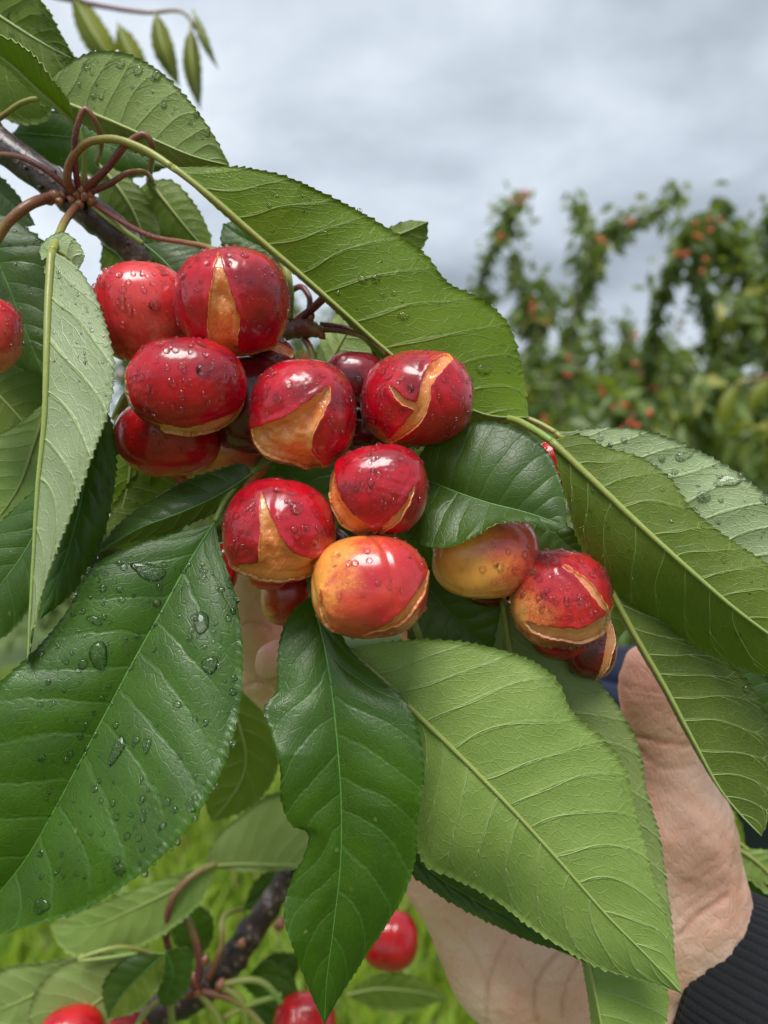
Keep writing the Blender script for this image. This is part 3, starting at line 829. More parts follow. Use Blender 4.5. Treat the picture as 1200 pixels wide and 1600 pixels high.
def cherry(key, label, cx, cy, rx, ry, d, skin='deep', cracks=(), stem=None, stem_mat_=None, top=(0.1, 0.8, -0.45), res=48, flesh=None, depth=0.12, drops=0, drop_r=(1.3, 5.2), rot=0.0, parent=None, suture=None, group='cherries of the split cluster', bottom=0.06, heart=0.0):
    """cracks: ('poly', [(x, y) ...]) or ('stroke', [(x, y, half width) ...]) in photo pixels. d = depth of the fruit's centre."""
    C = P(cx, cy, d); R = np.array((rx, ry, 0.5 * (rx + ry))) * d / F
    zc_ = unit(CAMP - C); xc_ = unit(np.cross((0, 0, 1.0), zc_)); yc_ = np.cross(zc_, xc_)
    ca, sa = math.cos(rot), math.sin(rot)
    seed = sum(ord(c) * (i + 1) for i, c in enumerate(key))
    if res not in CS: CS[res] = cube_sphere(res)
    D, Q = CS[res]
    T = np.r_[Q[:, [0, 1, 2]], Q[:, [0, 2, 3]]]
    tp = unit(top)
    ang = np.arccos(np.clip(D @ tp, -1, 1))
    rad = 1 - 0.20 * np.exp(-(ang / 0.33) ** 2) - bottom * np.exp(-((np.pi - ang) / 0.28) ** 2) + 0.055 * vnoise(D, 0.27, seed, 2)
    rad *= 0.995 * (np.abs(D) ** 2.38).sum(1) ** (-1 / 2.38)             # plump, slightly squared shoulders
    gs = np.random.default_rng(seed); sv = unit(np.cross(tp, gs.standard_normal(3)))
    rad -= 0.016 * np.exp(-((D @ sv) / 0.07) ** 2)                        # faint seam from stalk to tip
    rad += heart * (np.clip(-(D @ tp), 0, 1) ** 2) 
    if suture is not None:      # shallow groove on the great circle with this normal
        sn = unit(suture); rad -= 0.030 * np.exp(-((D @ sn) / 0.05) ** 2) * np.clip(D[:, 2] + 0.3, 0, 1)
    sd = np.full(len(D), 2.0)
    pxy = D[:, :2] * np.array((rx, -ry))
    pxy = np.stack((pxy[:, 0] * ca - pxy[:, 1] * sa, pxy[:, 0] * sa + pxy[:, 1] * ca), -1) + (cx, cy)
    ravg = 0.5 * (rx + ry)
    for kind, pts in cracks:
        pts = np.asarray(pts, float)
        if kind == 'poly':
            sd = np.minimum(sd, poly_sd(pxy, pts[:, :2]) / ravg)
        else:
            q = spline(pts, 24)
            for a, b in zip(q[:-1], q[1:]):
                ds, tt = seg_dist(pxy, a[:2], b[:2])
                sd = np.minimum(sd, (ds - (a[2] * (1 - tt) + b[2] * tt)) / ravg)
    if len(cracks):
        sd = sd + 0.014 * vnoise(D, 2.2, seed + 5, 3) + 0.012 * vnoise(D, 6.5, seed + 6, 2)
        sd = np.where(D[:, 2] < -0.12, np.maximum(sd, 0.05 + (-0.12 - D[:, 2])), sd)
    cut = len(cracks) > 0
    lip = np.exp(-(np.clip(sd, 0, 9) / 0.10) ** 2) * (0.75 + 0.6 * vnoise(D, 0.8, seed + 9, 2)) if cut else 0.0
    skin_r = rad + (0.046 * lip if cut else 0)
    zf = D[:, 2]
    def world(r, dirs=D):
        L = dirs * r[:, None] * R
        L = np.stack((L[:, 0] * ca + L[:, 1] * sa, -L[:, 0] * sa + L[:, 1] * ca, L[:, 2]), -1)
        return C + L[:, :1] * xc_ + L[:, 1:2] * yc_ + L[:, 2:] * zc_
    base = C - np.array((0, 0, R[1]))
    root = empty('cherry', base, parent)
    tag(root, label, None if parent else 'cherry', None if parent else group)
    def build(nm, V, Tt, ds, mat_, mi=None):
        uv1 = ds[Tt.ravel()][:, :2]; uv2 = np.c_[ds[Tt.ravel()][:, 2], np.zeros(Tt.size)]
        return link(nm, mesh_np(nm, V, Tt, [mat_, flesh or FLESH] if mi is not None else [mat_], mi, {'dir_xy': uv1, 'dir_z': uv2}), root)
    SV = world(skin_r)
    nrmS = unit(SV - C)
    SURF[key] = (SV[(D[:, 2] > 0.05) & (sd > 0.10)], nrmS[(D[:, 2] > 0.05) & (sd > 0.10)])
    if cut:
        inner = world(rad - 0.040)
        V1, T1, (d1, i1), bnd = clip_tris(SV, T, sd, [D, inner])
        # turn the cut edge of the skin inward so that it shows its thickness
        bi = np.unique(np.array(bnd).ravel()) if bnd else np.array([], int)
        mp = {b: len(V1) + k for k, b in enumerate(bi)}
        V1 = np.r_[V1, i1[bi]]; d1 = np.r_[d1, d1[bi]]
        wall = []
        for a, b in bnd: wall += [(b, a, mp[a]), (b, mp[a], mp[b])]
        T1 = np.r_[T1, np.array(wall)] if wall else T1
        build('skin', V1, T1, d1, SK[skin], np.r_[np.zeros(len(T1) - len(wall), int), np.ones(len(wall), int)])
        ins = smoothstep(-0.01, 0.22, -sd)
        fl = rad - 0.026 - 1.1 * depth * ins + (0.05 * vnoise(D, 0.9, seed + 2, 2) + 0.008 * vnoise(D, 2.6, seed + 3, 2)) * smoothstep(0.0, 0.12, -sd)
        V2, T2, (d2,), _ = clip_tris(world(fl), T, 0.10 - sd, [D])
        build('flesh', V2, T2, d2, flesh or FLESH)
    else:
        build('skin', SV, T, D, SK[skin])
    if stem:
        pa = stem_path(stem, 24)
        r_ = np.interp(np.linspace(0, 1, len(pa)), (0, 0.12, 0.85, 1), (0.95, 0.72, 0.70, 0.95)) * 0.001
        a_, b_, c_ = tube_geo(pa, r_, 9, lump=0.03, seed=seed)
        mb = MB(); mb.add(a_, b_, c_); mb.build('stem', [stem_mat_ or STEM_MIX], root)
    if drops:
        fine_drops(key, root, drops, drop_r, seed)
    return root


def fine_drops(key, parent, n, rpx, seed, box=None, flat=0.75):
    """Fine rain beads, too small to count, on one surface: a single part of that thing."""
    V, Nn = SURF[key]; g = np.random.default_rng(seed + 77)
    pr = proj(V)
    ok = ((CAMP - V) * Nn).sum(1) > 0.15 * np.linalg.norm(CAMP - V, axis=1)
    if box is not None: ok &= (pr[:, 0] > box[0]) & (pr[:, 1] > box[1]) & (pr[:, 0] < box[2]) & (pr[:, 1] < box[3])
    ids = np.nonzero(ok)[0]
    if not len(ids): return
    pick = g.choice(ids, min(n, len(ids)), replace=False)
    mb = MB()
    for i in pick:
        r = (rpx[0] + (rpx[1] - rpx[0]) * g.random() ** 2.4) * V[i, 1] / F
        v, f = dome_geo(V[i], Nn[i], np.array((g.standard_normal(), 0.3, g.standard_normal())), 1.15 * r * g.uniform(0.85, 1.2), 1.15 * r, r * flat * 1.35 * g.uniform(0.8, 1.2), 4, 10, int(i), 0.08)
        mb.add(v, f)
    o = mb.build('rain_beads', [WATER], parent); o['kind'] = 'stuff'


def drop(key, x, y, a, b, label, ang=0.0, h=0.5, wob=0.12, group=None):
    """One rain drop big enough to point at: a thing resting on a leaf or fruit."""
    V, Nn = SURF[key]
    i = np.argmin(((proj(V) - (x, y)) ** 2).sum(1))
    s = V[i, 1] / F
    v, f = dome_geo(V[i], Nn[i], np.array((math.cos(ang), 0, -math.sin(ang))), 1.12 * a * s, 1.12 * b * s, 1.5 * min(a, b) * s * h, 8, 24, int(x + y), wob)
    mb = MB(); mb.add(v, f)
    o = mb.build('water_drop', [WATER])
    return tag(o, label, 'water drop', group or 'rain drops')


# ------------------------------------------------------------------ smooth bodies from blended capsules
def capsule_field(X, a, b, ra, rb):
    ab = b - a; t = np.clip(((X - a) @ ab) / (ab @ ab + 1e-12), 0, 1)
    return np.linalg.norm(X - a - t[..., None] * ab, axis=-1) - (ra + (rb - ra) * t)


def smin(a, b, k):
    h = np.clip(0.5 + 0.5 * (b - a) / k, 0, 1)
    return b * (1 - h) + a * h - k * h * (1 - h)


def surface_nets(Fv, org, h):
    nx, ny, nz = Fv.shape
    ins = Fv < 0
    acc = np.zeros((nx - 1, ny - 1, nz - 1, 3)); cnt = np.zeros((nx - 1, ny - 1, nz - 1))
    for ax in range(3):
        others = [k for k in range(3) if k != ax]
        sl0 = [slice(None)] * 3; sl1 = [slice(None)] * 3
        sl0[ax] = slice(0, -1); sl1[ax] = slice(1, None)
        A, B = Fv[tuple(sl0)], Fv[tuple(sl1)]
        cr_ = (A < 0) != (B < 0)
        w = np.where(cr_, A / np.where(cr_, A - B, 1), 0)
        pos = np.stack(np.meshgrid(*[np.arange(s) for s in A.shape], indexing='ij'), -1).astype(float)
        pos[..., ax] += w
        for o1 in (0, 1):
            for o2 in (0, 1):
                sl = [slice(None)] * 3
                for k, o in zip(others, (o1, o2)): sl[k] = slice(0, -1) if o == 0 else slice(1, None)
                c_ = cr_[tuple(sl)]
                acc += np.where(c_[..., None], pos[tuple(sl)], 0); cnt += c_
    has = cnt > 0
    vid = -np.ones(has.shape, int); vid[has] = np.arange(has.sum())
    V = acc[has] / cnt[has][:, None] * h + org
    faces = []
    for ax in range(3):
        o1, o2 = [k for k in range(3) if k != ax]
        sl0 = [slice(1, -1)] * 3; sl1 = [slice(1, -1)] * 3
        sl0[ax] = slice(0, -1); sl1[ax] = slice(1, None)
        A, B = ins[tuple(sl0)], ins[tuple(sl1)]
        ii = np.argwhere(A != B)
        inside_first = A[A != B]
        c = ii.copy(); c[:, o1] += 1; c[:, o2] += 1
        def cell(d1, d2):
            k = c.copy(); k[:, o1] += d1; k[:, o2] += d2
            return vid[k[:, 0], k[:, 1], k[:, 2]]
        q = np.stack((cell(-1, -1), cell(0, -1), cell(0, 0), cell(-1, 0)), -1)
        flip = inside_first if ax != 1 else ~inside_first
        q = np.where(flip[:, None], q, q[:, ::-1])
        faces.append(q)
    return V, np.concatenate(faces)


def relax(V, Q, it, lam=0.5):
    e = np.r_[Q[:, [0, 1]], Q[:, [1, 2]], Q[:, [2, 3]], Q[:, [3, 0]]]
    deg = np.bincount(e.ravel(), minlength=len(V)).astype(float)[:, None]
    for _ in range(it):
        s = np.zeros_like(V)
        for k in range(3):
            s[:, k] = np.bincount(e[:, 0], V[e[:, 1], k], len(V)) + np.bincount(e[:, 1], V[e[:, 0], k], len(V))
        V = V + lam * (s / np.maximum(deg, 1) - V)
    return V


def vert_normals(V, Q):
    n = np.cross(V[Q[:, 2]] - V[Q[:, 0]], V[Q[:, 3]] - V[Q[:, 1]])
    out = np.zeros_like(V)
    for k in range(4):
        for c in range(3): out[:, c] += np.bincount(Q[:, k], n[:, c], len(V))
    return unit(out)
# ------------------------------------------------------------------ the setting: ground and orchard
def build_ground():
    n = 60
    g = np.linspace(-1, 1, n + 1); g = np.sign(g) * np.abs(g) ** 3 * 300
    X, Y = np.meshgrid(g, g + 20, indexing='ij')
    Z = 0.05 * vnoise(np.stack((X, Y), -1), 0.2, 3, 2) * np.exp(-(X**2 + Y**2) / 900)
    i = np.arange((n + 1) ** 2).reshape(n + 1, n + 1)
    q = np.stack((i[:-1, :-1], i[1:, :-1], i[1:, 1:], i[:-1, 1:]), -1).reshape(-1, 4)
    o = link('ground', mesh_np('ground', np.stack((X, Y, Z), -1).reshape(-1, 3), q, [SOIL]))
    tag(o, 'green meadow ground under the orchard', kind='structure')


build_ground()


def blades(name, n, x0, x1, y0, y1, hgt, wid, seed, mat_):
    g = np.random.default_rng(seed)
    x = g.uniform(x0, x1, n); y = y0 + (y1 - y0) * g.random(n) ** 1.6
    a = g.uniform(0, 6.28, n); h = g.uniform(*hgt, n); w = g.uniform(*wid, n); le = h * g.uniform(0.15, 0.8, n); la = g.uniform(0, 6.28, n)
    b = np.stack((x, y, np.zeros(n) - 0.03), -1); s = np.stack((np.cos(a), np.sin(a), 0 * a), -1) * w[:, None]; l = np.stack((np.cos(la) * le, np.sin(la) * le, h), -1)
    m = b + l * np.array((0.35, 0.35, 0.6)); tpt = b + l
    V = np.stack((b - s, b + s, m + s * 0.8, m - s * 0.8, tpt), 1).reshape(-1, 3)
    k = np.arange(n)[:, None] * 5
    Fq = np.r_[k + [0, 1, 2, 3], k + [3, 2, 4, 4]]
    col = np.repeat(np.clip(g.normal(0.5, 0.3, n), 0, 1), 5)
    mb = MB(); mb.add(V, Fq, np.stack((col, col), -1))
    return mb.build(name, [mat_])


tag(blades('grass', 42000, -4, 4, 1.2, 7.0, (0.06, 0.24), (0.003, 0.008), 5, GRASS), 'bright green grass of the orchard floor', 'grass', kind='stuff')


tag(blades('meadow_weeds', 15000, -3, 3, 1.2, 6.0, (0.05, 0.18), (0.012, 0.036), 6, GRASS), 'broad leaved weeds among the orchard grass', 'weeds', kind='stuff')


def leaf_cloud(mb, pts, dirs, size, g, tint):
    """Hanging folded leaves (two faces each) at pts."""
    n = len(pts)
    L = size * g.uniform(0.7, 1.25, n)[:, None]
    t = unit(dirs + 0.65 * g.standard_normal((n, 3)) + np.array((0, 0, -0.45)))
    r = unit(np.cross(t, g.standard_normal((n, 3)))); up = np.cross(r, t)
    b = pts; m = b + t * L * 0.5; e = b + t * L - np.array((0, 0, 0.12)) * L
    wd = L * g.uniform(0.20, 0.27, n)[:, None]
    V = np.stack((b, m + r * wd + up * L * 0.06, e, m - r * wd + up * L * 0.06), 1).reshape(-1, 3)
    k = np.arange(n)[:, None] * 4
    Fq = np.r_[k + [0, 1, 2, 2], k + [0, 2, 3, 3]]
    c = np.repeat(np.clip(tint + g.normal(0, 0.27, n), 0, 1), 4)
    mb.add(V, Fq, np.stack((c, c), -1))


BALL = cube_sphere(3)


def orchard_tree(label, x, d, top_px, arms, seed, nleaf=2600, spread=0.9, fruit=52, gr='cherry trees of the orchard row'):
    """x: photo x of the trunk; arms: limb paths given as photo x, y at this tree's distance."""
    g = np.random.default_rng(seed)
    base = P(x, 800, d); base[2] = 0
    root = empty('orchard_tree', base)
    tag(root, label, 'tree', gr)
    tr = np.array([base + (0, 0, -0.05), base + (0.03, 0, 0.35), base + (-0.02, 0.05, 0.8), base + (0, 0, 1.25)])
    pth = spline(tr[:, [0, 2, 1]], 14)[:, [0, 2, 1]]
    a, b, c = tube_geo(pth, np.linspace(0.085, 0.06, 15), 10, lump=0.06, seed=seed); mb = MB(); mb.add(a, b, c)
    mb.build('trunk', [FAR_BARK], root)
    limbs = []
    for arm in arms:
        w = [base + (0, 0, g.uniform(0.7, 1.1))] + [P(q[0], q[1], d + g.uniform(-0.25, 0.25)) for q in arm]
        limbs.append((np.array(w), 0.034))
    top = CAM_Z + (800 - top_px) / F * d
    for k in range(22):
        az = g.uniform(0, 6.28); r = spread * g.uniform(0.35, 1.15); h = top * g.uniform(0.3, 0.97)
        e = base + np.array((math.cos(az) * r, math.sin(az) * r * 0.8, h))
        m_ = base + np.array((math.cos(az) * r * 0.7, math.sin(az) * r * 0.6, h * 0.6)); limbs.append((np.array([base + (0, 0, g.uniform(0.5, 1.1)), m_, e]), 0.028))
    wood = MB(); crown = MB(); fr = MB()
    allp = []; alld = []
    for w, r0 in limbs:
        q = spline(w[:, [0, 2, 1]], 40)[:, [0, 2, 1]]
        a, b, c = tube_geo(q, np.linspace(r0, 0.007, 41), 7, lump=0.05, seed=seed); wood.add(a, b, c)
        dr = unit(np.gradient(q, axis=0))
        allp.append(q[8:]); alld.append(dr[8:])
        for s in range(5 if r0 > 0.03 else 9):
            i = g.integers(10, 36); dv = unit(dr[i] + 0.9 * g.standard_normal(3)); ln = g.uniform(0.15, 0.42) * (0.45 if i > 24 else 1) * (0.45 if r0 > 0.03 else 1)
            tw = q[i] + dv * np.linspace(0, ln, 9)[:, None] - np.array((0, 0, 0.12)) * (np.linspace(0, 1, 9) ** 2 * ln)[:, None]
            a, b, c = tube_geo(tw, np.linspace(0.010, 0.004, 9), 5); wood.add(a, b, c)
            allp.append(np.repeat(tw[1:], 2, 0)); alld.append(np.repeat(np.tile(dv, (8, 1)), 2, 0))
    AP = np.concatenate(allp); AD = np.concatenate(alld)
    wood.build('limbs', [FAR_BARK], root)
    nleaf = int(nleaf * 5.0); ids = g.integers(0, len(AP), nleaf)
    jit = 0.075 * np.clip(g.standard_normal((nleaf, 3)), -1.6, 1.6)
    tint = 0.35 + 0.5 * (vnoise(AP[ids], 1.3, seed, 2))
    leaf_cloud(crown, AP[ids] + jit, AD[ids] * 0.4, 0.115, g, tint)
    for w, r0 in limbs[:len(arms)]:                       # leafy sleeves along the long shoots
        q = spline(w[:, [0, 2, 1]], 300)[:, [0, 2, 1]][60:]
        k_ = np.clip((len(q) * g.random(520) + 26 * np.sin(g.integers(0, 9, 520) * 2.1)).astype(int), 0, len(q) - 1)
        leaf_cloud(crown, q[k_] + 0.022 * np.clip(g.standard_normal((520, 3)), -1.6, 1.6), np.zeros((520, 3)) + (0, 0, -0.5), 0.085, g, 0.3)
    o = crown.build('crown', [FAR_LEAF], root, smooth=False); o['kind'] = 'stuff'
    if fruit:
        Vb, Qb = BALL
        for k in range(fruit):
            front = AP[AP[:, 1] < base[1] - 0.05]
            src_ = np.concatenate(allp[:1]) if (k % 8 == 0 and arms) else front
            p0 = src_[g.integers(0, len(src_))] + np.array((0, -0.16, -0.03))
            for s in range(g.integers(2, 7)):
                fr.add(p0 + 0.026 * g.standard_normal(3) + Vb * 0.0125, Qb)
        o = fr.build('fruit', [FAR_FRUIT], root); o['kind'] = 'stuff'
    return root


orchard_tree('orchard cherry tree with one thin shoot rising left of the gap in the treeline', 790, 6.4, 560,
             [[(765, 520), (755, 430), (790, 350), (815, 305)], [(835, 520), (812, 440), (805, 395)], [(850, 500), (868, 462), (842, 438)]], 21, 3000)
orchard_tree('orchard cherry tree whose leaning limb bends right against the sky', 880, 5.6, 570,
             [[(905, 480), (925, 410), (945, 362), (1000, 342), (1052, 306)], [(890, 520), (918, 420), (905, 318)]], 22, 3000)
orchard_tree('orchard cherry tree with tall limb and bare grey branch at the right', 1090, 4.6, 560,
             [[(1030, 480), (1050, 410), (1082, 362), (1110, 345)], [(1195, 480), (1160, 420), (1125, 365), (1130, 318)], [(1110, 480), (1090, 430), (1100, 400)]], 23, 3000)
orchard_tree('leafy orchard cherry tree cut by the right edge of the photograph', 1270, 4.2, 500,
             [[(1215, 470), (1200, 400), (1205, 330)], [(1240, 560), (1190, 520), (1165, 470)]], 24, 2800)
orchard_tree('orchard cherry tree filling the low treeline behind the gap', 980, 7.4, 500, [[(985, 540), (975, 500)], [(940, 560), (930, 500)]], 25, 3200, 1.2)
orchard_tree('orchard cherry tree glimpsed behind the dark bark near the red cherries', 470, 6.8, 470, [[(470, 560), (455, 470)], [(520, 520), (540, 450)]], 26, 2600, 1.2)
orchard_tree('orchard cherry tree glimpsed low between the hanging leaves at the left', 190, 7.2, 455, [[(200, 560), (185, 470)]], 27, 2400, 1.3)
orchard_tree('orchard cherry tree behind the cluster with its top under the big leaf', 650, 7.0, 480, [[(640, 560), (690, 470)]], 28, 2600, 1.2)
orchard_tree('distant orchard cherry tree in the second row at the right', 1150, 9.5, 480, [[(1150, 600), (1120, 560)]], 29, 3000, 1.6)
orchard_tree('distant orchard cherry tree in the second row left of the gap', 850, 9.8, 500, [[(850, 620), (820, 560)]], 30, 3000, 1.6)
orchard_tree('far orchard cherry tree low in the gap of the treeline', 960, 11.0, 515, [[(960, 600), (955, 560)]], 41, 3000, 1.9)
orchard_tree('far orchard cherry tree at the foot of the leaning limb', 1060, 10.4, 500, [[(1060, 600), (1075, 545)]], 42, 3000, 1.8)
orchard_tree('far orchard cherry tree beside the tip of the large upper leaf', 760, 10.6, 505, [[(760, 600), (745, 540)]], 43, 3000, 1.8)
orchard_tree('full orchard cherry tree closing the gap below the bare grey branch', 1120, 7.6, 455, [[(1120, 560), (1110, 500)]], 44, 3600, 1.4)
orchard_tree('full orchard cherry tree low behind the leaning limb', 900, 8.2, 490, [[(900, 580), (880, 520)]], 45, 3600, 1.5)
orchard_tree('nearer low orchard cherry tree behind the large leaf at the right', 1010, 3.6, 640, [[(960, 640), (930, 600)], [(1080, 660), (1120, 600)]], 31, 2600, 0.9)


def near_twig(label, paths, d, leaves, seed):
    """A soft twig of a neighbouring tree with countable leaves; leaves: (base, tip, half width) in photo pixels."""
    root = empty('background_twig', P(paths[0][0][0], paths[0][0][1], d)); tag(root, label, 'twig')
    for p in paths:
        pa = stem_path([(x, y, d) for x, y in p], 24); a, b, c = tube_geo(pa, np.linspace(2.2, 1.2, 25) * 0.001 * d / 0.6, 8, lump=0.05)
        mb = MB(); mb.add(a, b, c); mb.build('twig_stem', [STEM_RED], root)
    for k, (b0, e0, hw, sd_) in enumerate(leaves):
        b0, e0 = np.array(b0, float), np.array(e0, float)
        dv = e0 - b0; nv_ = np.array((-dv[1], dv[0])) / np.linalg.norm(dv)
        prof = ((0, 0), (0.2, 0.75), (0.45, 1), (0.75, 0.65), (1, 0))
        bend = nv_ * hw * 0.35
        mid_ = [tuple(b0 + dv * s + bend * math.sin(s * 3.1)) for s in (0, 0.35, 0.7, 1)]
        le_ = [tuple(b0 + dv * s + bend * math.sin(s * 3.1) + nv_ * hw * w) for s, w in prof]
        re_ = [tuple(b0 + dv * s + bend * math.sin(s * 3.1) - nv_ * hw * w) for s, w in prof]
        leaf(root, 'tw%d%d' % (seed, k), mid_, le_, re_, (d, d - 0.01, d), 8, 8, sd_, pale='olive', coarse=0.35, pitch=14, quilt=0.3)
    return root


near_twig('blurred twig with drooping narrow leaves against the sky at the top left', [[(60, -12), (150, 8), (230, 20), (290, 22), (305, 45)]], 0.50,
          [((112, -14), (212, 140), 22, 'under'), ((184, 36), (242, 140), 19, 'under'), ((243, 18), (282, 138), 17, 'under'), ((298, 40), (314, 174), 15, 'under'), ((302, 16), (342, 110), 8, 'under'), ((118, -4), (108, -60), 14, 'under')], 1)
near_twig('blurred pale leafy twig in front of the orchard at the right edge', [[(1300, 560), (1230, 580), (1150, 600)]], 1.7,
          [((1150, 600), (1128, 678), 13, 'under'), ((1205, 590), (1172, 650), 14, 'under'), ((1240, 585), (1215, 670), 14, 'under'), ((1260, 580), (1190, 700), 13, 'under')], 2)


# ------------------------------------------------------------------ the branch with its leaves
def branch_thing(name, label, pts, radii, cat='branch', seed=1, lump=0.07):
    root = empty(name, P(*pts[0])); tag(root, label, cat)
    pa = stem_path(pts, 70)
    r = np.interp(np.linspace(0, 1, 71), np.linspace(0, 1, len(radii)), radii) * 0.001
    a, b, c = tube_geo(pa, r, 18, lump=lump, seed=seed); mb = MB(); mb.add(a, b, c); mb.build('bark', [BARK], root)
    return root


BR = branch_thing('cherry_branch', 'dark wet cherry branch at upper left carrying all the sharp near leaves',
                  [(-60, 165, 0.232), (0, 225, 0.230), (60, 270, 0.229), (120, 316, 0.228), (180, 362, 0.228), (240, 425, 0.232), (300, 500, 0.240), (380, 570, 0.245), (470, 640, 0.248), (600, 700, 0.25), (700, 760, 0.256)],
                  [4.9, 4.7, 4.6, 5.0, 4.2, 4.0, 3.6, 3.2, 3.0, 2.7, 2.2])


def bud(parent, x, y, d, r, elong=1.3, tilt=0.0, m=None):
    D_, Q_ = cube_sphere(5)
    c = P(x, y, d); s = d / F
    v = D_ * np.array((r, r, r * elong * 1.25)) * s * (1 + 0.10 * vnoise(D_, 0.9, int(x * 7 + y), 2))[:, None]
    v[:, :2] *= (1 - 0.7 * np.clip(D_[:, 2:], 0, 1) ** 1.5)
    ca, sa = math.cos(tilt), math.sin(tilt)
    v = np.stack((v[:, 0] * ca + v[:, 2] * sa, v[:, 1], -v[:, 0] * sa + v[:, 2] * ca), -1)
    mb = MB(); mb.add(v + c, Q_); return mb.build('bud', [m or BUD], parent)


for x, y, d, r, e, tl in ((122, 286, 0.2225, 7, 1.3, -0.3), (131, 279, 0.222, 6.5, 1.5, 0.1), (137, 293, 0.2215, 7, 1.2, 0.5), (127, 297, 0.2205, 6, 1.1, 0), (143, 302, 0.2215, 6, 1.2, 0.8),
                          (119, 303, 0.2205, 6, 1.2, -0.6), (132, 307, 0.2205, 6, 1.1, 0.2), (143, 314, 0.222, 6.5, 1.1, 1.0), (112, 312, 0.2215, 6, 1.2, -1.0), (124, 318, 0.221, 7, 1.1, 0),
                          (140, 285, 0.224, 6, 1.4, 0.6), (85, 306, 0.2215, 9, 1.1, -1.2), (76, 312, 0.2215, 8, 1.1, -1.3), (92, 314, 0.2215, 7, 1.0, -0.8), (98, 304, 0.2225, 7, 1.0, -0.4)):
    bud(BR, x, y, d, r, e, tl)
# scars on the bark
for x, y in ((40, 262), (62, 293), (85, 268), (20, 240), (200, 380), (178, 345)):
    bud(BR, x, y, 0.2245, 4, 0.8, 0.6, BARK)

SPUR = (125, 306, 0.2235)

# --- upper leaves
leaf(BR, 'big_upper', [(270, 262), (330, 308), (400, 368), (470, 428), (540, 490), (600, 544), (680, 606), (760, 648), (826, 652)],
     [(270, 262), (300, 260), (380, 261), (430, 270), (520, 308), (600, 352), (668, 400), (702, 442), (752, 466), (792, 502), (812, 556), (823, 620), (826, 652)],
     [(270, 262), (322, 312), (396, 376), (462, 432), (530, 494), (590, 556), (660, 625), (750, 668), (826, 652)],
     (0.206, 0.2075, 0.2085, 0.209, 0.212), el=[2, -2, -4, -1, 7, 12], er=16, side='under', veins=11, label='large leaf seen from below, arching from the spur to the right above the cherries', sh=0.16,
     petiole=[SPUR, (108, 292, 0.2185), (108, 258, 0.215), (132, 226, 0.2125), (172, 217, 0.210), (222, 232, 0.208)], pet_mat=STEM_MIX, pet_r=(1.25, 0.95), rib=1.25, bulge=(1.4, 0))
leaf(BR, 'upper_left', [(72, 152), (110, 164), (170, 188), (240, 218), (305, 245), (358, 258)],
     [(72, 152), (80, 122), (105, 100), (140, 82), (185, 80), (240, 104), (288, 148), (330, 205), (358, 258)],
     [(72, 152), (105, 178), (160, 214), (215, 240), (280, 262), (330, 266), (358, 258)],
     (0.222, 0.219, 0.217), el=-3, er=7, pale='light', side='under', veins=10, label='pale leaf seen from below with a row of drops along its upper edge',
     petiole=[(-40, 205, 0.230), (0, 184, 0.229), (36, 160, 0.226)], pet_mat=STEM_MIX)
leaf(BR, 'top_corner', [(-90, -40), (-30, 5), (30, 45), (80, 75), (119, 94)],
     [(-90, -40), (-30, -60), (30, -35), (70, 8), (96, 55), (119, 94)],
     [(-90, -40), (-70, 60), (-30, 150), (30, 195), (70, 190), (90, 150), (119, 94)],
     (0.236, 0.234, 0.232), el=-5, er=6, side='under', veins=9, label='broad wet leaf filling the top left corner')
leaf(BR, 'edge_on', [(118, 192), (95, 170), (60, 140), (20, 103), (-40, 62)],
     [(118, 192), (108, 160), (80, 122), (45, 80), (0, 55), (-40, 40)],
     [(118, 192), (90, 176), (52, 148), (15, 112), (-40, 75)],
     (0.2145, 0.208, 0.206), el=-8, er=6, side='under', veins=10, label='narrow yellow green leaf seen nearly edge on at the top left', petiole=[SPUR, (131, 270, 0.220), (131, 232, 0.217), (124, 205, 0.2155)], pet_mat=STEM_GREEN, pet_r=(0.7, 0.6), sh=0.2)
leaf(BR, 'dark_spur', [(20, 208), (80, 212), (150, 222), (205, 240), (262, 262)],
     [(20, 208), (50, 178), (110, 174), (180, 190), (230, 220), (262, 262)],
     [(20, 208), (40, 236), (95, 262), (160, 280), (215, 278), (262, 262)],
     (0.246, 0.244, 0.243), el=3, er=3, side='top', veins=9, coarse=0.6)
leaf(BR, 'behind_spur', [(150, 255), (190, 300), (215, 345), (230, 395)],
     [(150, 255), (175, 262), (215, 290), (240, 330), (250, 370), (230, 395)],
     [(150, 255), (150, 290), (160, 330), (185, 370), (230, 395)],
     (0.240, 0.238, 0.24), el=2, er=3, side='under', veins=9, coarse=0.6, petiole=[SPUR, (118, 262, 0.2165), (120, 200, 0.2105), (133, 170, 0.2095), (150, 192, 0.2115), (157, 235, 0.224)], pet_mat=STEM_RED)
leaf(BR, 'behind_gap', [(232, 282), (262, 320), (290, 355), (322, 392)],
     [(232, 282), (268, 282), (298, 310), (322, 350), (329, 385), (322, 392)],
     [(232, 282), (214, 300), (228, 345), (262, 380), (300, 395), (322, 392)],
     (0.242, 0.240, 0.24), el=2, er=2, side='under', veins=9, coarse=0.6, petiole=[SPUR, (168, 262, 0.2155), (205, 220, 0.2100), (226, 210, 0.2095), (237, 226, 0.2115), (236, 258, 0.226)], pet_mat=STEM_RED, pet_r=(1.15, 0.85))
leaf(BR, 'hanging_dark', [(240, 288), (246, 330), (252, 370), (258, 420)],
     [(240, 288), (222, 320), (215, 360), (230, 400), (258, 420)], [(240, 288), (258, 320), (272, 360), (275, 400), (258, 420)],
     (0.246, 0.248, 0.25), el=4, er=4, side='top', veins=8, coarse=0.5, petiole=[SPUR, (170, 288, 0.2185), (205, 269, 0.2165), (228, 270, 0.2175), (238, 282, 0.234)], pet_mat=STEM_RED, pet_r=(1.0, 0.7))
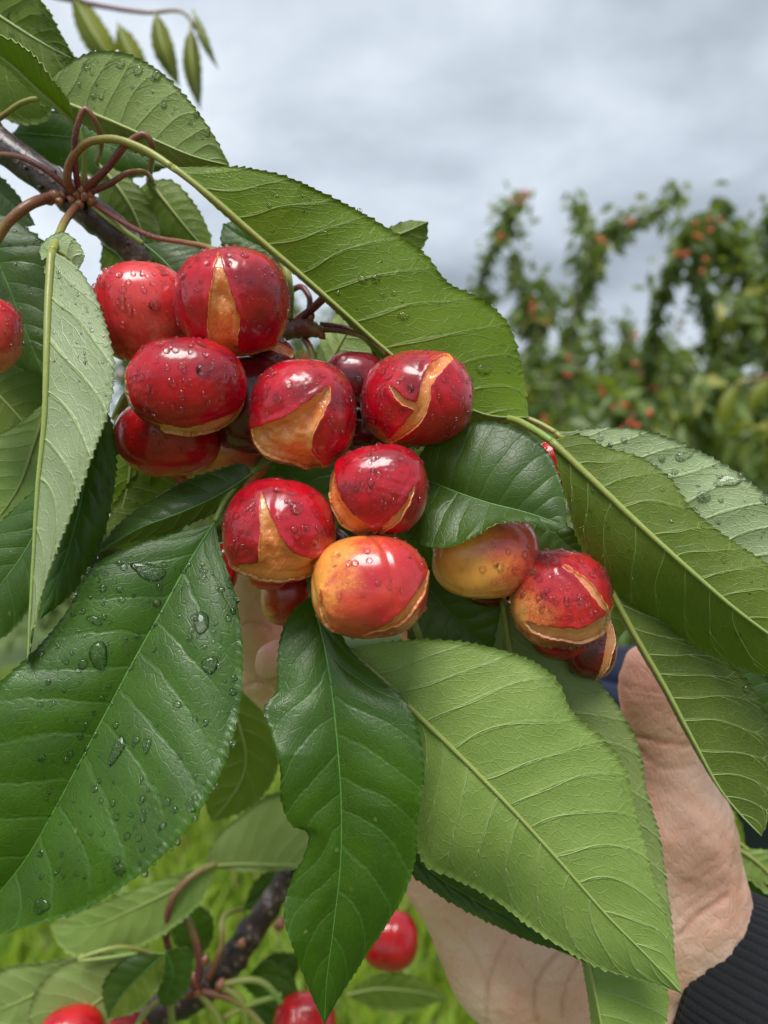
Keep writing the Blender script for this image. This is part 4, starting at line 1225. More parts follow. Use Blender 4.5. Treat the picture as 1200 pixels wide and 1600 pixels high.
leaf(BR, 'branch_shadow', [(160, 380), (190, 400), (225, 440), (250, 480)],
     [(160, 380), (168, 372), (215, 395), (250, 440), (250, 480)], [(160, 380), (158, 420), (180, 460), (215, 480), (250, 480)],
     (0.250, 0.250, 0.25), side='under', veins=8, coarse=0.5)
leaf(BR, 'tucked', [(224, 381), (250, 402), (275, 428), (300, 455)],
     [(224, 381), (262, 376), (310, 385), (335, 400), (330, 440), (300, 455)], [(224, 381), (238, 412), (262, 442), (300, 455)],
     (0.222, 0.219, 0.219), el=2, er=3, side='top', veins=8, coarse=0.6, label='small dark leaf tucked between the branch and the split cherry', petiole=[(140, 318, 0.2235), (180, 350, 0.2215)], pet_mat=STEM_GREEN)
leaf(BR, 'teal_small', [(440, 400), (410, 388), (378, 372), (348, 350)],
     [(440, 400), (425, 372), (395, 350), (365, 345), (348, 350)], [(440, 400), (412, 404), (372, 402), (346, 382), (348, 350)],
     (0.226, 0.226, 0.228), side='top', veins=8, coarse=0.6)
leaf(BR, 'peek_tip', [(560, 395), (600, 375), (640, 360), (669, 346)],
     [(560, 395), (600, 360), (640, 344), (669, 346)], [(560, 395), (610, 405), (655, 395), (668, 370), (669, 346)],
     (0.232, 0.232, 0.230), el=2, er=2, side='under', veins=8, coarse=0.6, label='leaf tip peeking out above the large upper leaf')
leaf(BR, 'behind_stalks', [(500, 610), (520, 560), (545, 515), (580, 470)],
     [(500, 610), (494, 560), (510, 510), (540, 478), (580, 470)], [(500, 610), (560, 600), (625, 560), (630, 500), (580, 470)],
     (0.236, 0.236, 0.236), el=3, er=-3, pale='light', side='under', veins=8, coarse=0.7, label='fresh green leaf behind the stalks of the second spur')

leaf(BR, 'core_a', [(360, 660), (420, 720), (480, 760), (560, 800)], [(360, 660), (430, 660), (500, 690), (550, 740), (560, 800)], [(360, 660), (350, 720), (400, 790), (480, 830), (560, 800)], (0.236, 0.234, 0.234), side='top', veins=8, coarse=0.6)  # added leaf, stands in for the shade in the gap behind the cluster
leaf(BR, 'core_b', [(650, 650), (600, 670), (540, 690), (460, 700)], [(650, 650), (590, 620), (520, 640), (460, 700)], [(650, 650), (640, 720), (560, 750), (480, 740), (460, 700)], (0.240, 0.238, 0.238), side='top', veins=8, coarse=0.6)  # second added leaf, fills the shaded gap with dark green
leaf(BR, 'core_c', [(640, 740), (640, 800), (660, 870), (690, 930)], [(640, 740), (590, 790), (610, 880), (690, 930)], [(640, 740), (720, 780), (740, 860), (690, 930)], (0.228, 0.228, 0.228), side='top', veins=8, coarse=0.6)

# --- left side leaves
leaf(BR, 'left_dark', [(-60, 300), (-20, 375), (10, 440), (45, 530), (70, 590)],
     [(-60, 300), (-10, 330), (35, 352), (75, 385), (90, 460), (92, 540), (70, 590)], [(-60, 300), (-80, 400), (-60, 480), (0, 560), (70, 590)],
     (0.226, 0.224, 0.224), el=3, er=3, side='top', veins=10, label='dark wet leaf behind the orange cherry at the left edge', petiole=[(82, 308, 0.2225), (50, 318, 0.216), (15, 345, 0.214), (-20, 390, 0.216), (-55, 330, 0.222)], pet_mat=STEM_MIX, pet_r=(1.6, 1.0))
leaf(BR, 'left_top_dark', [(-70, 250), (-30, 280), (10, 310), (55, 352)],
     [(-70, 250), (-20, 262), (25, 300), (55, 352)], [(-70, 250), (-60, 300), (-20, 340), (20, 355), (55, 352)],
     (0.238, 0.237, 0.236), side='top', veins=8, coarse=0.6, petiole=[(112, 300, 0.2225), (75, 268, 0.219), (30, 245, 0.219), (-20, 242, 0.225)], pet_mat=STEM_RED)
leaf(BR, 'left_mid', [(-70, 560), (-20, 600), (20, 640), (60, 690)],
     [(-70, 560), (-20, 560), (30, 550), (70, 580), (80, 640), (60, 690)], [(-70, 560), (-70, 640), (-30, 690), (20, 705), (60, 690)],
     (0.236, 0.236, 0.236), side='under', veins=8, coarse=0.6)
leaf(BR, 'left_grey', [(80, 620), (55, 690), (30, 760), (-20, 830)],
     [(80, 620), (30, 660), (-30, 700), (-60, 760), (-20, 830)], [(80, 620), (85, 690), (70, 760), (30, 820), (-20, 830)],
     (0.228, 0.226, 0.224), pale='light', side='under', veins=9, coarse=0.7, label='dull grey green leaf seen from below at the left edge')
leaf(BR, 'left_low', [(110, 720), (75, 790), (40, 860), (-10, 930), (-60, 1010)],
     [(110, 720), (60, 760), (15, 800), (-40, 860), (-80, 930), (-60, 1010)], [(110, 720), (105, 800), (80, 880), (50, 945), (0, 1000), (-60, 1010)],
     (0.205, 0.202, 0.200), el=2, er=1, side='top', veins=9, label='dark green leaf at the left edge behind the hanging pale leaf tip')
leaf(BR, 'wet_shadow', [(150, 610), (140, 700), (125, 790), (100, 880), (62, 968)],
     [(150, 610), (105, 660), (80, 740), (70, 830), (62, 920), (62, 968)], [(150, 610), (175, 660), (182, 720), (172, 800), (150, 870), (110, 930), (62, 968)],
     (0.206, 0.203, 0.199), el=2, er=3, side='top', veins=9, label='dark wet leaf hanging in shade right of the pale leaf')
leaf(BR, 'back_low', [(200, 640), (205, 720), (190, 800), (170, 850)],
     [(200, 640), (170, 690), (165, 770), (170, 850)], [(200, 640), (235, 690), (230, 770), (205, 830), (170, 850)],
     (0.232, 0.232, 0.23), side='under', veins=8, coarse=0.6)
leaf(BR, 'back_green', [(300, 720), (270, 770), (240, 810), (170, 850)],
     [(300, 720), (240, 720), (190, 770), (165, 820), (170, 850)], [(300, 720), (310, 790), (270, 840), (220, 860), (170, 850)],
     (0.234, 0.232, 0.228), side='under', veins=8, coarse=0.6)
leaf(BR, 'pale_hanging', [(82, 392), (77, 470), (74, 560), (71, 650), (60, 760), (53, 870), (47, 970), (43, 1038)],
     [(82, 392), (118, 414), (142, 448), (166, 510), (178, 565), (172, 630), (148, 700), (124, 770), (98, 835), (76, 895), (58, 960), (43, 1038)],
     [(82, 392), (72, 440), (70, 530), (68, 640), (55, 760), (49, 870), (44, 970), (43, 1038)],
     (0.196, 0.187, 0.184, 0.182, 0.180), el=[0, -4, -5, -3, 0], er=14, pale=True, side='under', veins=9, label='pale folded leaf hanging straight down at the left with a long thin tip', sh=0.19, rib=1.35,
     petiole=[(122, 320, 0.2215), (102, 345, 0.214), (90, 372, 0.204)], pet_mat=STEM_MIX, pet_r=(1.15, 1.0), wave=0.6, bulge=(1.0, 0), quilt=0.6)
leaf(BR, 'pale_lobe', [(84, 392), (92, 395), (104, 402), (120, 425)],
     [(84, 392), (66, 405), (62, 390), (74, 372), (98, 362), (118, 375), (132, 400), (120, 425)], [(84, 392), (70, 410), (72, 432), (95, 436), (120, 425)],
     (0.199, 0.201, 0.203), pale=True, side='under', veins=6, pitch=10, tooth=2, quilt=0.2, wave=0.2)
leaf(BR, 'folded', [(394, 740), (345, 772), (285, 800), (220, 825), (150, 866)],
     [(394, 740), (385, 727), (335, 735), (285, 752), (228, 786), (180, 824), (150, 866)],
     [(394, 740), (352, 792), (300, 818), (240, 838), (190, 852), (150, 866)],
     (0.203, 0.198, 0.196), el=[2, 5, 3], er=[2, 6, 2], side='top', side_r='under', veins=8, label='short folded leaf, glossy above and yellow green below, pointing left under the cherries', petiole=[(470, 690, 0.22), (430, 712, 0.210)], pet_mat=STEM_GREEN)

# --- lower big leaves
leaf(BR, 'big_glossy', [(336, 815), (292, 885), (250, 960), (205, 1040), (165, 1115), (120, 1200), (80, 1275), (35, 1350), (-5, 1400), (-70, 1490)],
     [(336, 815), (290, 828), (245, 840), (195, 856), (146, 884), (104, 955), (50, 1020), (0, 1066), (-60, 1140), (-110, 1260), (-115, 1390), (-70, 1490)],
     [(336, 815), (345, 858), (368, 930), (379, 1020), (377, 1090), (352, 1190), (312, 1268), (262, 1330), (200, 1380), (130, 1422), (60, 1444), (0, 1460), (-70, 1490)],
     (0.199, 0.190, 0.183, 0.179, 0.178), el=[1, -2, -4, -3], er=[0, -5, -11, -12, -6], side='top', veins=12, label='huge dark glossy leaf with rain drops filling the lower left', sh=0.13,
     petiole=[(420, 705, 0.222), (392, 735, 0.208), (350, 785, 0.201)], pet_mat=STEM_GREEN, bulge=(1.6, 1.8), wave=1.4, quilt=0.6, pitch=15, tooth=3.0)
leaf(BR, 'center', [(487, 932), (502, 985), (516, 1060), (526, 1150), (533, 1250), (532, 1350), (521, 1450), (510, 1540), (507, 1602)],
     [(487, 932), (470, 942), (442, 982), (433, 1040), (430, 1082), (412, 1106), (424, 1150), (437, 1200), (440, 1255), (456, 1290), (480, 1302), (477, 1332), (456, 1372), (443, 1428), (460, 1488), (482, 1545), (507, 1602)],
     [(487, 932), (515, 960), (548, 1015), (598, 1062), (632, 1092), (656, 1150), (663, 1212), (653, 1280), (650, 1340), (630, 1402), (600, 1452), (560, 1512), (530, 1560), (507, 1602)],
     (0.199, 0.188, 0.184, 0.183, 0.186), el=[3, -3, -5, 2, 0, 3, 2], er=[3, 1, -2, 2, 3], side='top', veins=11, label='bright green leaf with wavy notched left edge hanging at the bottom centre', sh=0.15, wave=1.3, bulge=(1.2, 1.4), quilt=0.65, pitch=15, tooth=2.6,
     petiole=[(470, 840, 0.226), (480, 890, 0.212)], pet_mat=STEM_GREEN)
leaf(BR, 'big_under', [(540, 1014), (585, 1050), (640, 1104), (720, 1182), (800, 1264), (880, 1352), (950, 1432), (1015, 1498), (1066, 1553)],
     [(540, 1014), (590, 1005), (640, 1000), (700, 1000), (780, 1014), (848, 1042), (872, 1064), (892, 1108), (940, 1150), (978, 1200), (992, 1262), (1006, 1314), (1022, 1372), (1044, 1440), (1052, 1490), (1066, 1553)],
     [(540, 1014), (580, 1050), (618, 1090), (645, 1150), (652, 1240), (650, 1320), (664, 1352), (706, 1372), (765, 1402), (830, 1450), (882, 1484), (950, 1518), (1012, 1534), (1066, 1553)],
     (0.197, 0.196, 0.194, 0.193, 0.193), el=[1, 3, 4, 3], er=[1, 6, 8, 4], pale='light', side='under', veins=13, label='large pale leaf seen from below across the open palm', sh=0.15, rib=1.15, quilt=0.5, wave=1.0, bulge=(1.0, 1.2), pitch=15)
leaf(BR, 'right_of_under', [(786, 936), (792, 980), (800, 1030), (850, 1130), (910, 1250), (970, 1370), (1030, 1480), (1054, 1510)],
     [(786, 936), (800, 944), (865, 996), (930, 1058), (972, 1112), (1000, 1172), (1012, 1240), (1030, 1300), (1042, 1380), (1052, 1460), (1054, 1510)],
     [(786, 936), (775, 990), (770, 1060), (800, 1180), (860, 1310), (950, 1430), (1054, 1510)],
     (0.212, 0.211, 0.209, 0.206), el=[1, 1, 1, -1], er=5, pale='light', side='under', veins=11, label='green leaf seen from below between the large pale leaf and the thumb', rib=1.2)
leaf(BR, 'between', [(640, 880), (670, 920), (710, 965), (760, 1010), (830, 1060)],
     [(640, 880), (690, 890), (760, 910), (800, 950), (830, 1000), (830, 1060)], [(640, 880), (632, 940), (640, 1000), (700, 1050), (760, 1065), (830, 1060)],
     (0.222, 0.220, 0.218), side='top', veins=9, label='dull dark leaf under the yellow blushed cherries', petiole=[(620, 840, 0.228)])
leaf(BR, 'under_wet', [(600, 1270), (660, 1350), (740, 1405), (830, 1450), (925, 1508)],
     [(600, 1270), (680, 1300), (780, 1370), (860, 1420), (925, 1508)], [(600, 1270), (612, 1330), (645, 1368), (690, 1402), (760, 1440), (830, 1472), (890, 1492), (925, 1508)],
     (0.216, 0.212, 0.211), el=1, er=-1, side='top', veins=10, label='wet dark leaf edge showing below the large pale leaf', quilt=0.6)
leaf(BR, 'bottom_tip', [(900, 1440), (918, 1500), (932, 1560), (945, 1640), (950, 1700)],
     [(900, 1440), (960, 1470), (1010, 1510), (1042, 1545), (1040, 1600), (1000, 1670), (950, 1700)], [(900, 1440), (908, 1500), (918, 1560), (930, 1640), (950, 1700)],
     (0.211, 0.206, 0.202), el=[1, 1, 3], er=8, pale='light', side='under', veins=9, label='leaf hanging off the bottom edge in front of the wrist')
leaf(BR, 'mid_glossy', [(648, 742), (700, 764), (760, 785), (820, 800), (884, 822)],
     [(648, 742), (662, 700), (705, 672), (768, 658), (820, 676), (860, 712), (878, 760), (885, 800), (884, 822)],
     [(648, 742), (650, 800), (634, 838), (660, 852), (692, 856), (732, 842), (782, 816), (830, 818), (868, 832), (884, 822)],
     (0.206, 0.196, 0.191, 0.187), el=[3, 3, 4, 2], er=[1, -6, -6, 0], side='top', veins=9, label='glossy dark leaf lying over the yellow cherry right of centre', sh=0.12, wave=0.6, bulge=(1.5, 1.5), quilt=0.45, pitch=12, tooth=2.6)
leaf(BR, 'sliver', [(850, 800), (868, 835), (890, 855), (915, 866)],
     [(850, 800), (880, 815), (905, 840), (915, 866)], [(850, 800), (835, 830), (842, 862), (880, 870), (915, 866)],
     (0.214, 0.214, 0.214), side='top', veins=6, coarse=0.7)
leaf(BR, 'big_right', [(862, 690), (930, 754), (1000, 820), (1080, 892), (1150, 952), (1220, 1004), (1300, 1060)],
     [(862, 690), (880, 682), (905, 679), (950, 700), (1000, 714), (1042, 742), (1080, 792), (1132, 836), (1200, 882), (1262, 960), (1300, 1060)],
     [(862, 690), (882, 770), (905, 850), (950, 920), (1010, 972), (1082, 1010), (1150, 1042), (1220, 1062), (1300, 1060)],
     (0.201, 0.195, 0.190, 0.187, 0.186), el=[2, 3, 2, 0], er=[0, 14, 20, 12, 4], side='under', veins=11, label='large two toned leaf seen from below at the right, its lower half in shade', sh=0.14, rib=1.35,
     petiole=[(730, 668, 0.222), (760, 656, 0.218), (800, 655, 0.211), (835, 672, 0.205)], pet_mat=STEM_GREEN, pet_r=(1.0, 1.0), bulge=(1.0, 0.4))
leaf(BR, 'pale_right', [(868, 676), (940, 735), (1020, 790), (1110, 850), (1200, 900), (1300, 950)],
     [(868, 676), (900, 672), (945, 667), (1000, 670), (1062, 690), (1122, 720), (1172, 752), (1215, 790), (1270, 870), (1300, 950)],
     [(868, 676), (930, 770), (1010, 850), (1100, 910), (1200, 950), (1300, 950)],
     (0.214, 0.212, 0.208, 0.204), el=[0, -1, -2], er=4, pale=True, side='under', veins=10, label='pale wet leaf behind the two toned leaf at the right', sh=0.17,
     petiole=[(735, 662, 0.224), (770, 651, 0.222), (815, 652, 0.218)], pet_mat=STEM_MIX, quilt=0.6)
leaf(BR, 'right_low', [(945, 905), (985, 980), (1040, 1075), (1085, 1160), (1130, 1240), (1190, 1306)],
     [(945, 905), (1020, 950), (1110, 1010), (1180, 1080), (1210, 1150), (1215, 1240), (1190, 1306)],
     [(945, 905), (980, 985), (1034, 1080), (1078, 1162), (1124, 1236), (1190, 1306)],
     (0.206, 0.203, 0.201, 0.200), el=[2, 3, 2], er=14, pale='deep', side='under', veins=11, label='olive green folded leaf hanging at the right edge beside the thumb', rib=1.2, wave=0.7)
leaf(BR, 'behind_k', [(905, 880), (930, 920), (950, 960), (965, 1000)],
     [(905, 880), (940, 890), (975, 930), (985, 970), (965, 1000)], [(905, 880), (900, 930), (925, 980), (965, 1000)],
     (0.236, 0.235, 0.234), side='under', veins=7, coarse=0.6)
leaf(BR, 'right_back', [(1110, 1050), (1150, 1090), (1190, 1130), (1240, 1200)],
     [(1110, 1050), (1170, 1040), (1220, 1080), (1250, 1140), (1240, 1200)], [(1110, 1050), (1130, 1110), (1180, 1160), (1240, 1200)],
     (0.222, 0.222, 0.222), side='top', veins=7, coarse=0.6)
leaf(BR, 'right_corner', [(1215, 1400), (1185, 1410), (1155, 1420), (1125, 1395)],
     [(1215, 1400), (1190, 1375), (1150, 1372), (1125, 1395)], [(1215, 1400), (1230, 1470), (1190, 1500), (1150, 1470), (1125, 1395)],
     (0.278, 0.282, 0.285), el=-3, er=4, side='top', veins=7, coarse=0.7, label='dark leaf at the right edge above the black cuff')
leaf(BR, 'right_pair', [(1150, 1325), (1180, 1345), (1215, 1380), (1250, 1420)],
     [(1150, 1325), (1180, 1326), (1225, 1335), (1260, 1380), (1250, 1420)], [(1150, 1325), (1160, 1360), (1195, 1395), (1250, 1420)],
     (0.280, 0.278, 0.276), pale='light', side='under', veins=7, coarse=0.7, petiole=[(1090, 1345, 0.295), (1115, 1340, 0.29)], pet_mat=STEM_RED)
leaf(BR, 'right_stalk', [(1165, 1325), (1140, 1305), (1112, 1275), (1095, 1230)],
     [(1165, 1325), (1160, 1290), (1130, 1250), (1095, 1230)], [(1165, 1325), (1130, 1340), (1100, 1310), (1090, 1270), (1095, 1230)],
     (0.292, 0.294, 0.295), side='under', veins=7, coarse=0.6, petiole=[(1290, 1440, 0.28), (1220, 1380, 0.284), (1190, 1345, 0.288)], pet_mat=STEM_MIX)


# --- second spur behind the cherries
SP2 = (470, 512, 0.226)
pa = stem_path([(440, 520, 0.232), (470, 513, 0.224), (505, 520, 0.222)], 14)
a, b, c = tube_geo(pa, np.array([2.2, 2.4, 2.6, 2.7, 2.7, 2.7, 2.8, 2.8, 2.7, 2.6, 2.4, 2.2, 2.0, 1.6, 1.0]) * 0.001, 12, lump=0.08, seed=4)
mb = MB(); mb.add(a, b, c); mb.build('spur', [STEM_RED], BR)
for pts, m_, r0 in (([(455, 455, 0.232), (470, 448, 0.228), (482, 462, 0.226), (478, 500, 0.226)], STEM_RED, 0.9),
                    ([(460, 505, 0.226), (485, 485, 0.222), (515, 458, 0.219), (545, 440, 0.222)], STEM_RED, 1.2),
                    ([(430, 402, 0.230), (445, 418, 0.227), (452, 450, 0.226), (452, 500, 0.226)], STEM_GREEN, 1.3),
                    ([(476, 530, 0.224), (486, 548, 0.222), (488, 575, 0.222)], STEM_MIX, 1.0),
                    ([(500, 508, 0.226), (545, 515, 0.226), (575, 530, 0.226), (590, 560, 0.228)], STEM_RED, 1.0),
                    ([(180, 655, 0.222), (195, 622, 0.220), (215, 600, 0.222)], STEM_GREEN, 1.2),
                    ([(178, 700, 0.224), (186, 650, 0.221), (205, 615, 0.222)], STEM_GREEN, 1.0),
                    ([(645, 965, 0.214), (652, 985, 0.213), (660, 1010, 0.2145)], STEM_GREEN, 1.0)):
    pa = stem_path(pts, 20); a, b, c = tube_geo(pa, np.full(21, r0 * 0.001), 9, lump=0.04, seed=3); mb = MB(); mb.add(a, b, c); mb.build('stalk', [m_], BR)
for x, y, d_, r, e, tl in ((502, 524, 0.2215, 6, 1.2, 2.4), (487, 495, 0.2225, 5, 1.5, 0.3), (488, 508, 0.2225, 5, 1.2, 0.3), (470, 500, 0.2235, 5, 1.1, 0)):
    bud(BR, x, y, d_, r, e, tl)

# --- cherries
G1 = 'cherries of the split cluster'
cherry('A', 'red orange unsplit cherry with wet top at upper left beside the branch', 222, 490, 76, 77, 0.207, 'coral', drops=256, top=(-0.1, 0.9, -0.3), suture=None)
cherry('B', 'topmost split cherry, deep red with a tall orange wedge opening downward', 366, 472, 87, 83, 0.199, 'deep',
       [('poly', [(346, 410), (356, 440), (366, 474), (374, 494), (371, 516), (372, 534), (384, 545), (402, 540), (424, 526), (430, 534), (396, 554), (372, 556), (350, 542), (334, 520), (331, 496), (334, 470), (339, 436)])],
       stem=[(148, 318, 0.2225), (190, 346, 0.218), (240, 370, 0.212), (290, 379, 0.206), (330, 388, 0.2015), (348, 400, 0.199)], stem_mat_=STEM_RED, top=(-0.35, 0.9, -0.1), drops=202, depth=0.14)
cherry('C', 'dark red cherry with drops on top and a thin split along its lower right rim', 291, 602, 89, 75, 0.191, 'deep',
       [('poly', [(382, 588), (378, 606), (360, 630), (330, 650), (290, 660), (252, 656), (262, 668), (300, 676), (345, 664), (372, 642), (388, 610)]), ('stroke', [(212, 585, 1.2), (209, 612, 2.5), (222, 640, 1.0)])],
       top=(-0.4, 0.6, -0.5), drops=148, flesh=FLESH_BR, depth=0.06)
cherry('C2', 'red cherry half hidden under the dark red one at the left of the cluster', 263, 684, 80, 62, 0.211, 'red', drops=81, top=(0.2, 0.9, -0.4), bottom=-0.06)
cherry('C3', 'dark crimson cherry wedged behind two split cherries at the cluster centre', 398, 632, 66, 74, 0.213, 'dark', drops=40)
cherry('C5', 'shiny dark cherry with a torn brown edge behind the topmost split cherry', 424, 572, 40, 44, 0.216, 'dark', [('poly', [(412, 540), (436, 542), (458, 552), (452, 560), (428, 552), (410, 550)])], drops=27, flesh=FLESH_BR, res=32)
cherry('C4', 'shaded cherry with yellow flesh colour above the short folded leaf', 352, 712, 72, 52, 0.222, 'gold', drops=0, res=32)
cherry('C6', 'red cherry sliver in the shade left of the yellow shaded one', 312, 728, 44, 36, 0.226, 'red', drops=0, res=28)
cherry('D', 'split cherry at the cluster centre with a wide orange gash across its lower half', 471, 645, 83, 83, 0.193, 'deep',
       [('poly', [(509, 607), (508, 628), (496, 652), (486, 676), (484, 694), (496, 708), (508, 716), (492, 728), (466, 724), (440, 712), (418, 698), (404, 684), (399, 668), (420, 662), (446, 652), (476, 632)])],
       top=(0.2, 0.9, -0.35), drops=162, depth=0.13)
cherry('E', 'right split cherry under the large leaf with a Y shaped orange crack', 652, 622, 88, 76, 0.199, 'deep',
       [('stroke', [(694, 566, 8), (676, 582, 9), (664, 604, 8), (660, 630, 8), (645, 655, 8.5), (617, 678, 4)]), ('stroke', [(614, 605, 1.2), (628, 623, 3.5), (650, 634, 5)])],
       stem=[(500, 515, 0.2225), (545, 520, 0.220), (580, 532, 0.214), (604, 552, 0.210)], stem_mat_=STEM_MIX, top=(-0.5, 0.7, -0.5), drops=256, depth=0.05)
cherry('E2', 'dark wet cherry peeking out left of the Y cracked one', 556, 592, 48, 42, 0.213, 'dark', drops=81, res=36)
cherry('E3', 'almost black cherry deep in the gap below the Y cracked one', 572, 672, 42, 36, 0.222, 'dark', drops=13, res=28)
cherry('Fc', 'small split cherry in the middle with two cracks meeting at its bottom', 592, 766, 75, 74, 0.189, 'deep',
       [('poly', [(534, 706), (531, 730), (532, 752), (542, 778), (558, 800), (578, 818), (590, 832), (586, 842), (560, 832), (538, 814), (522, 790), (516, 762), (520, 730)]),
        ('poly', [(641, 757), (634, 784), (620, 808), (602, 826), (592, 838), (587, 830), (600, 812), (618, 794), (632, 774)])],
       top=(0.1, 0.9, -0.35), drops=121, depth=0.09)
cherry('G', 'lower left split cherry with a tall orange wedge over a torn fleshy bottom', 436, 832, 86, 81, 0.187, 'deep',
       [('poly', [(412, 778), (424, 806), (438, 838), (456, 862), (480, 868), (508, 860), (514, 872), (496, 890), (466, 902), (436, 904), (404, 900), (378, 888), (366, 880), (388, 876), (408, 872), (410, 840), (409, 806)])],
       top=(0.1, 0.9, -0.35), drops=162, depth=0.12, bottom=-0.05)
cherry('H', 'yellow and red blushed cherry lowest in the cluster with a pale crack at right', 577, 920, 94, 82, 0.184, 'blush',
       [('stroke', [(665, 884, 1.5), (655, 912, 4.5), (634, 944, 7), (604, 974, 5.5), (570, 990, 2)]), ('stroke', [(511, 922, 1.5), (513, 950, 5), (526, 976, 3.5)])],
       top=(-0.1, 0.8, -0.5), drops=94, depth=0.03, suture=(0.93, 0.10, -0.36))
cherry('I', 'golden yellow unsplit cherry below the glossy leaf right of centre', 757, 866, 83, 68, 0.204, 'gold', drops=94, top=(0.2, 0.8, -0.6), bottom=-0.05)
cherry('J', 'right hand split cherry with a yellow cheek, wet top and gaping lower split', 877, 936, 75, 76, 0.202, 'half',
       [('stroke', [(881, 893, 1.0), (902, 908, 4.0), (922, 930, 5.5), (938, 950, 4)]), ('poly', [(828, 966), (862, 974), (900, 974), (930, 958), (950, 942), (952, 962), (936, 982), (900, 994), (866, 990), (840, 980)])],
       top=(0.1, 0.9, -0.3), drops=351, depth=0.08, flesh=FLESH_BR)
cherry('K', 'dark crimson split cherry half hidden below the right hand one', 922, 1008, 40, 54, 0.212, 'dark', [('stroke', [(944, 968, 3), (950, 1000, 6), (944, 1030, 5), (932, 1058, 2)])], drops=13, res=36, depth=0.05, flesh=FLESH_BR)
cherry('K2', 'dark red fruit half below the gaping split of the right hand cherry', 882, 985, 52, 46, 0.212, 'deep', drops=27, res=32)
cherry('L', 'orange red cherry cut off by the left edge', -32, 524, 64, 62, 0.206, 'coral', drops=81)
cherry('Mc', 'red cherry sliver between the glossy leaf and the two toned leaf', 862, 728, 26, 38, 0.215, 'red', drops=40, res=28)
cherry('Nc', 'bright red cherry edge between the huge glossy leaf and the lower left split cherry', 352, 884, 20, 38, 0.205, 'red', drops=0, res=28)
cherry('O', 'shaded red and green cherry under the lower left split cherry', 452, 928, 46, 50, 0.213, 'half', drops=0, res=32)
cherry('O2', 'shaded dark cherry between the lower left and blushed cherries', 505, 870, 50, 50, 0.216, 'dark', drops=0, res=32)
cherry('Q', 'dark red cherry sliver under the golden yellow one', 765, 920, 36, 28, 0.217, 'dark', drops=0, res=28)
cherry('G2', 'small red fruit tip under the torn bottom of the lower left split cherry', 420, 902, 30, 20, 0.196, 'red', drops=0, res=28)

# large single drops
drop('B', 332, 415, 5, 5, 'round drop at the upper left of the topmost split cherry')
drop('A', 242, 478, 8, 7, 'round drop in the middle of the red orange unsplit cherry')
drop('C', 322, 576, 16, 7, 'long wide drop on top of the dark red cherry at the left', -0.3, 0.6, 0.2)
drop('C', 283, 572, 7, 5, 'small oval drop left of the long drop on the dark red cherry')
drop('C', 279, 550, 5.5, 5, 'round drop near the top of the dark red cherry at the left')
drop('D', 450, 600, 5, 7, 'teardrop shaped drop high on the central split cherry')
drop('E', 608, 588, 6, 6, 'round drop left of the Y shaped crack')
drop('E', 628, 590, 5, 4, 'smaller drop between the round drop and the Y shaped crack')
drop('Fc', 578, 753, 6, 7, 'larger drop in the middle of the small split cherry')
drop('Fc', 592, 741, 5, 5, 'drop above the larger one on the small split cherry')
drop('Fc', 563, 734, 4, 4, 'tiny drop at upper left of the small split cherry')
drop('G', 464, 793, 9, 10, 'fat drop right of the wedge on the lower left split cherry')
drop('G', 448, 783, 5, 4.5, 'small drop beside the fat one on the lower left split cherry')
drop('H', 590, 910, 4, 5, 'small drop on the blushed bottom cherry')
drop('big_glossy', 236, 895, 26, 11, 'long wide drop near the upper end of the huge glossy leaf', 0.1, 0.45, 0.25)
drop('big_glossy', 315, 972, 12, 17, 'tall drop near the right margin of the huge glossy leaf', 0, 0.5)
drop('big_glossy', 328, 1039, 11, 14, 'drop below the tall one at the right margin of the huge glossy leaf')
drop('big_glossy', 158, 1026, 13, 19, 'large dark drop left of the midrib on the huge glossy leaf')
drop('big_glossy', 144, 966, 12, 6, 'slanted oval drop above the large dark one on the huge glossy leaf', 0.3)
drop('big_glossy', 127, 1036, 6, 9, 'small drop left of the large dark one on the huge glossy leaf', 0.4)
drop('big_glossy', 301, 998, 5, 6, 'small drop between the two drops at the right margin of the huge glossy leaf')
drop('big_glossy', 180, 1170, 9, 22, 'long streak of water right of the midrib of the huge glossy leaf', 0.45, 0.5, 0.2)
drop('big_glossy', 230, 1166, 6, 12, 'bent drop in the middle of the lower half of the huge glossy leaf', 0.2, 0.5, 0.3)
drop('big_glossy', 222, 1275, 5, 10, 'hanging drop low on the huge glossy leaf', 0)
drop('big_glossy', 298, 1258, 6, 13, 'puddle of water caught on the lower right margin of the huge glossy leaf', -0.45, 0.35, 0.25)
drop('big_glossy', 262, 1252, 6, 6, 'round drop above the puddle at the lower right margin of the huge glossy leaf')
drop('big_glossy', 190, 1362, 13, 7, 'flat drop of water near the bottom margin of the huge glossy leaf', 0.55, 0.3, 0.25)
drop('big_glossy', 66, 1418, 14, 10, 'film of water at the lower left of the huge glossy leaf', 0.3, 0.35, 0.3)
drop('big_upper', 634, 490, 8, 6, 'round drop in the middle of the large upper leaf')
drop('big_upper', 565, 437, 6, 5, 'left one of two drops side by side on the large upper leaf')
drop('big_upper', 585, 437, 7, 6, 'right one of two drops side by side on the large upper leaf')
drop('big_upper', 757, 577, 12, 8, 'largest drop near the right end of the large upper leaf')
drop('upper_left', 190, 97, 8, 6, 'leftmost drop on the pale upper left leaf')
drop('upper_left', 217, 109, 7, 7, 'second drop from the left on the pale upper left leaf')
drop('upper_left', 245, 118, 7, 7, 'third drop from the left on the pale upper left leaf')
drop('pale_right', 1135, 752, 18, 10, 'flat wide drop on the pale leaf at the right', -0.3, 0.4, 0.3)
drop('pale_right', 1100, 776, 11, 8, 'oval drop below the flat wide one on the pale leaf at the right', 0, 0.4)
drop('pale_right', 1066, 715, 12, 7, 'thin film drop high on the pale leaf at the right', -0.4, 0.4, 0.3)
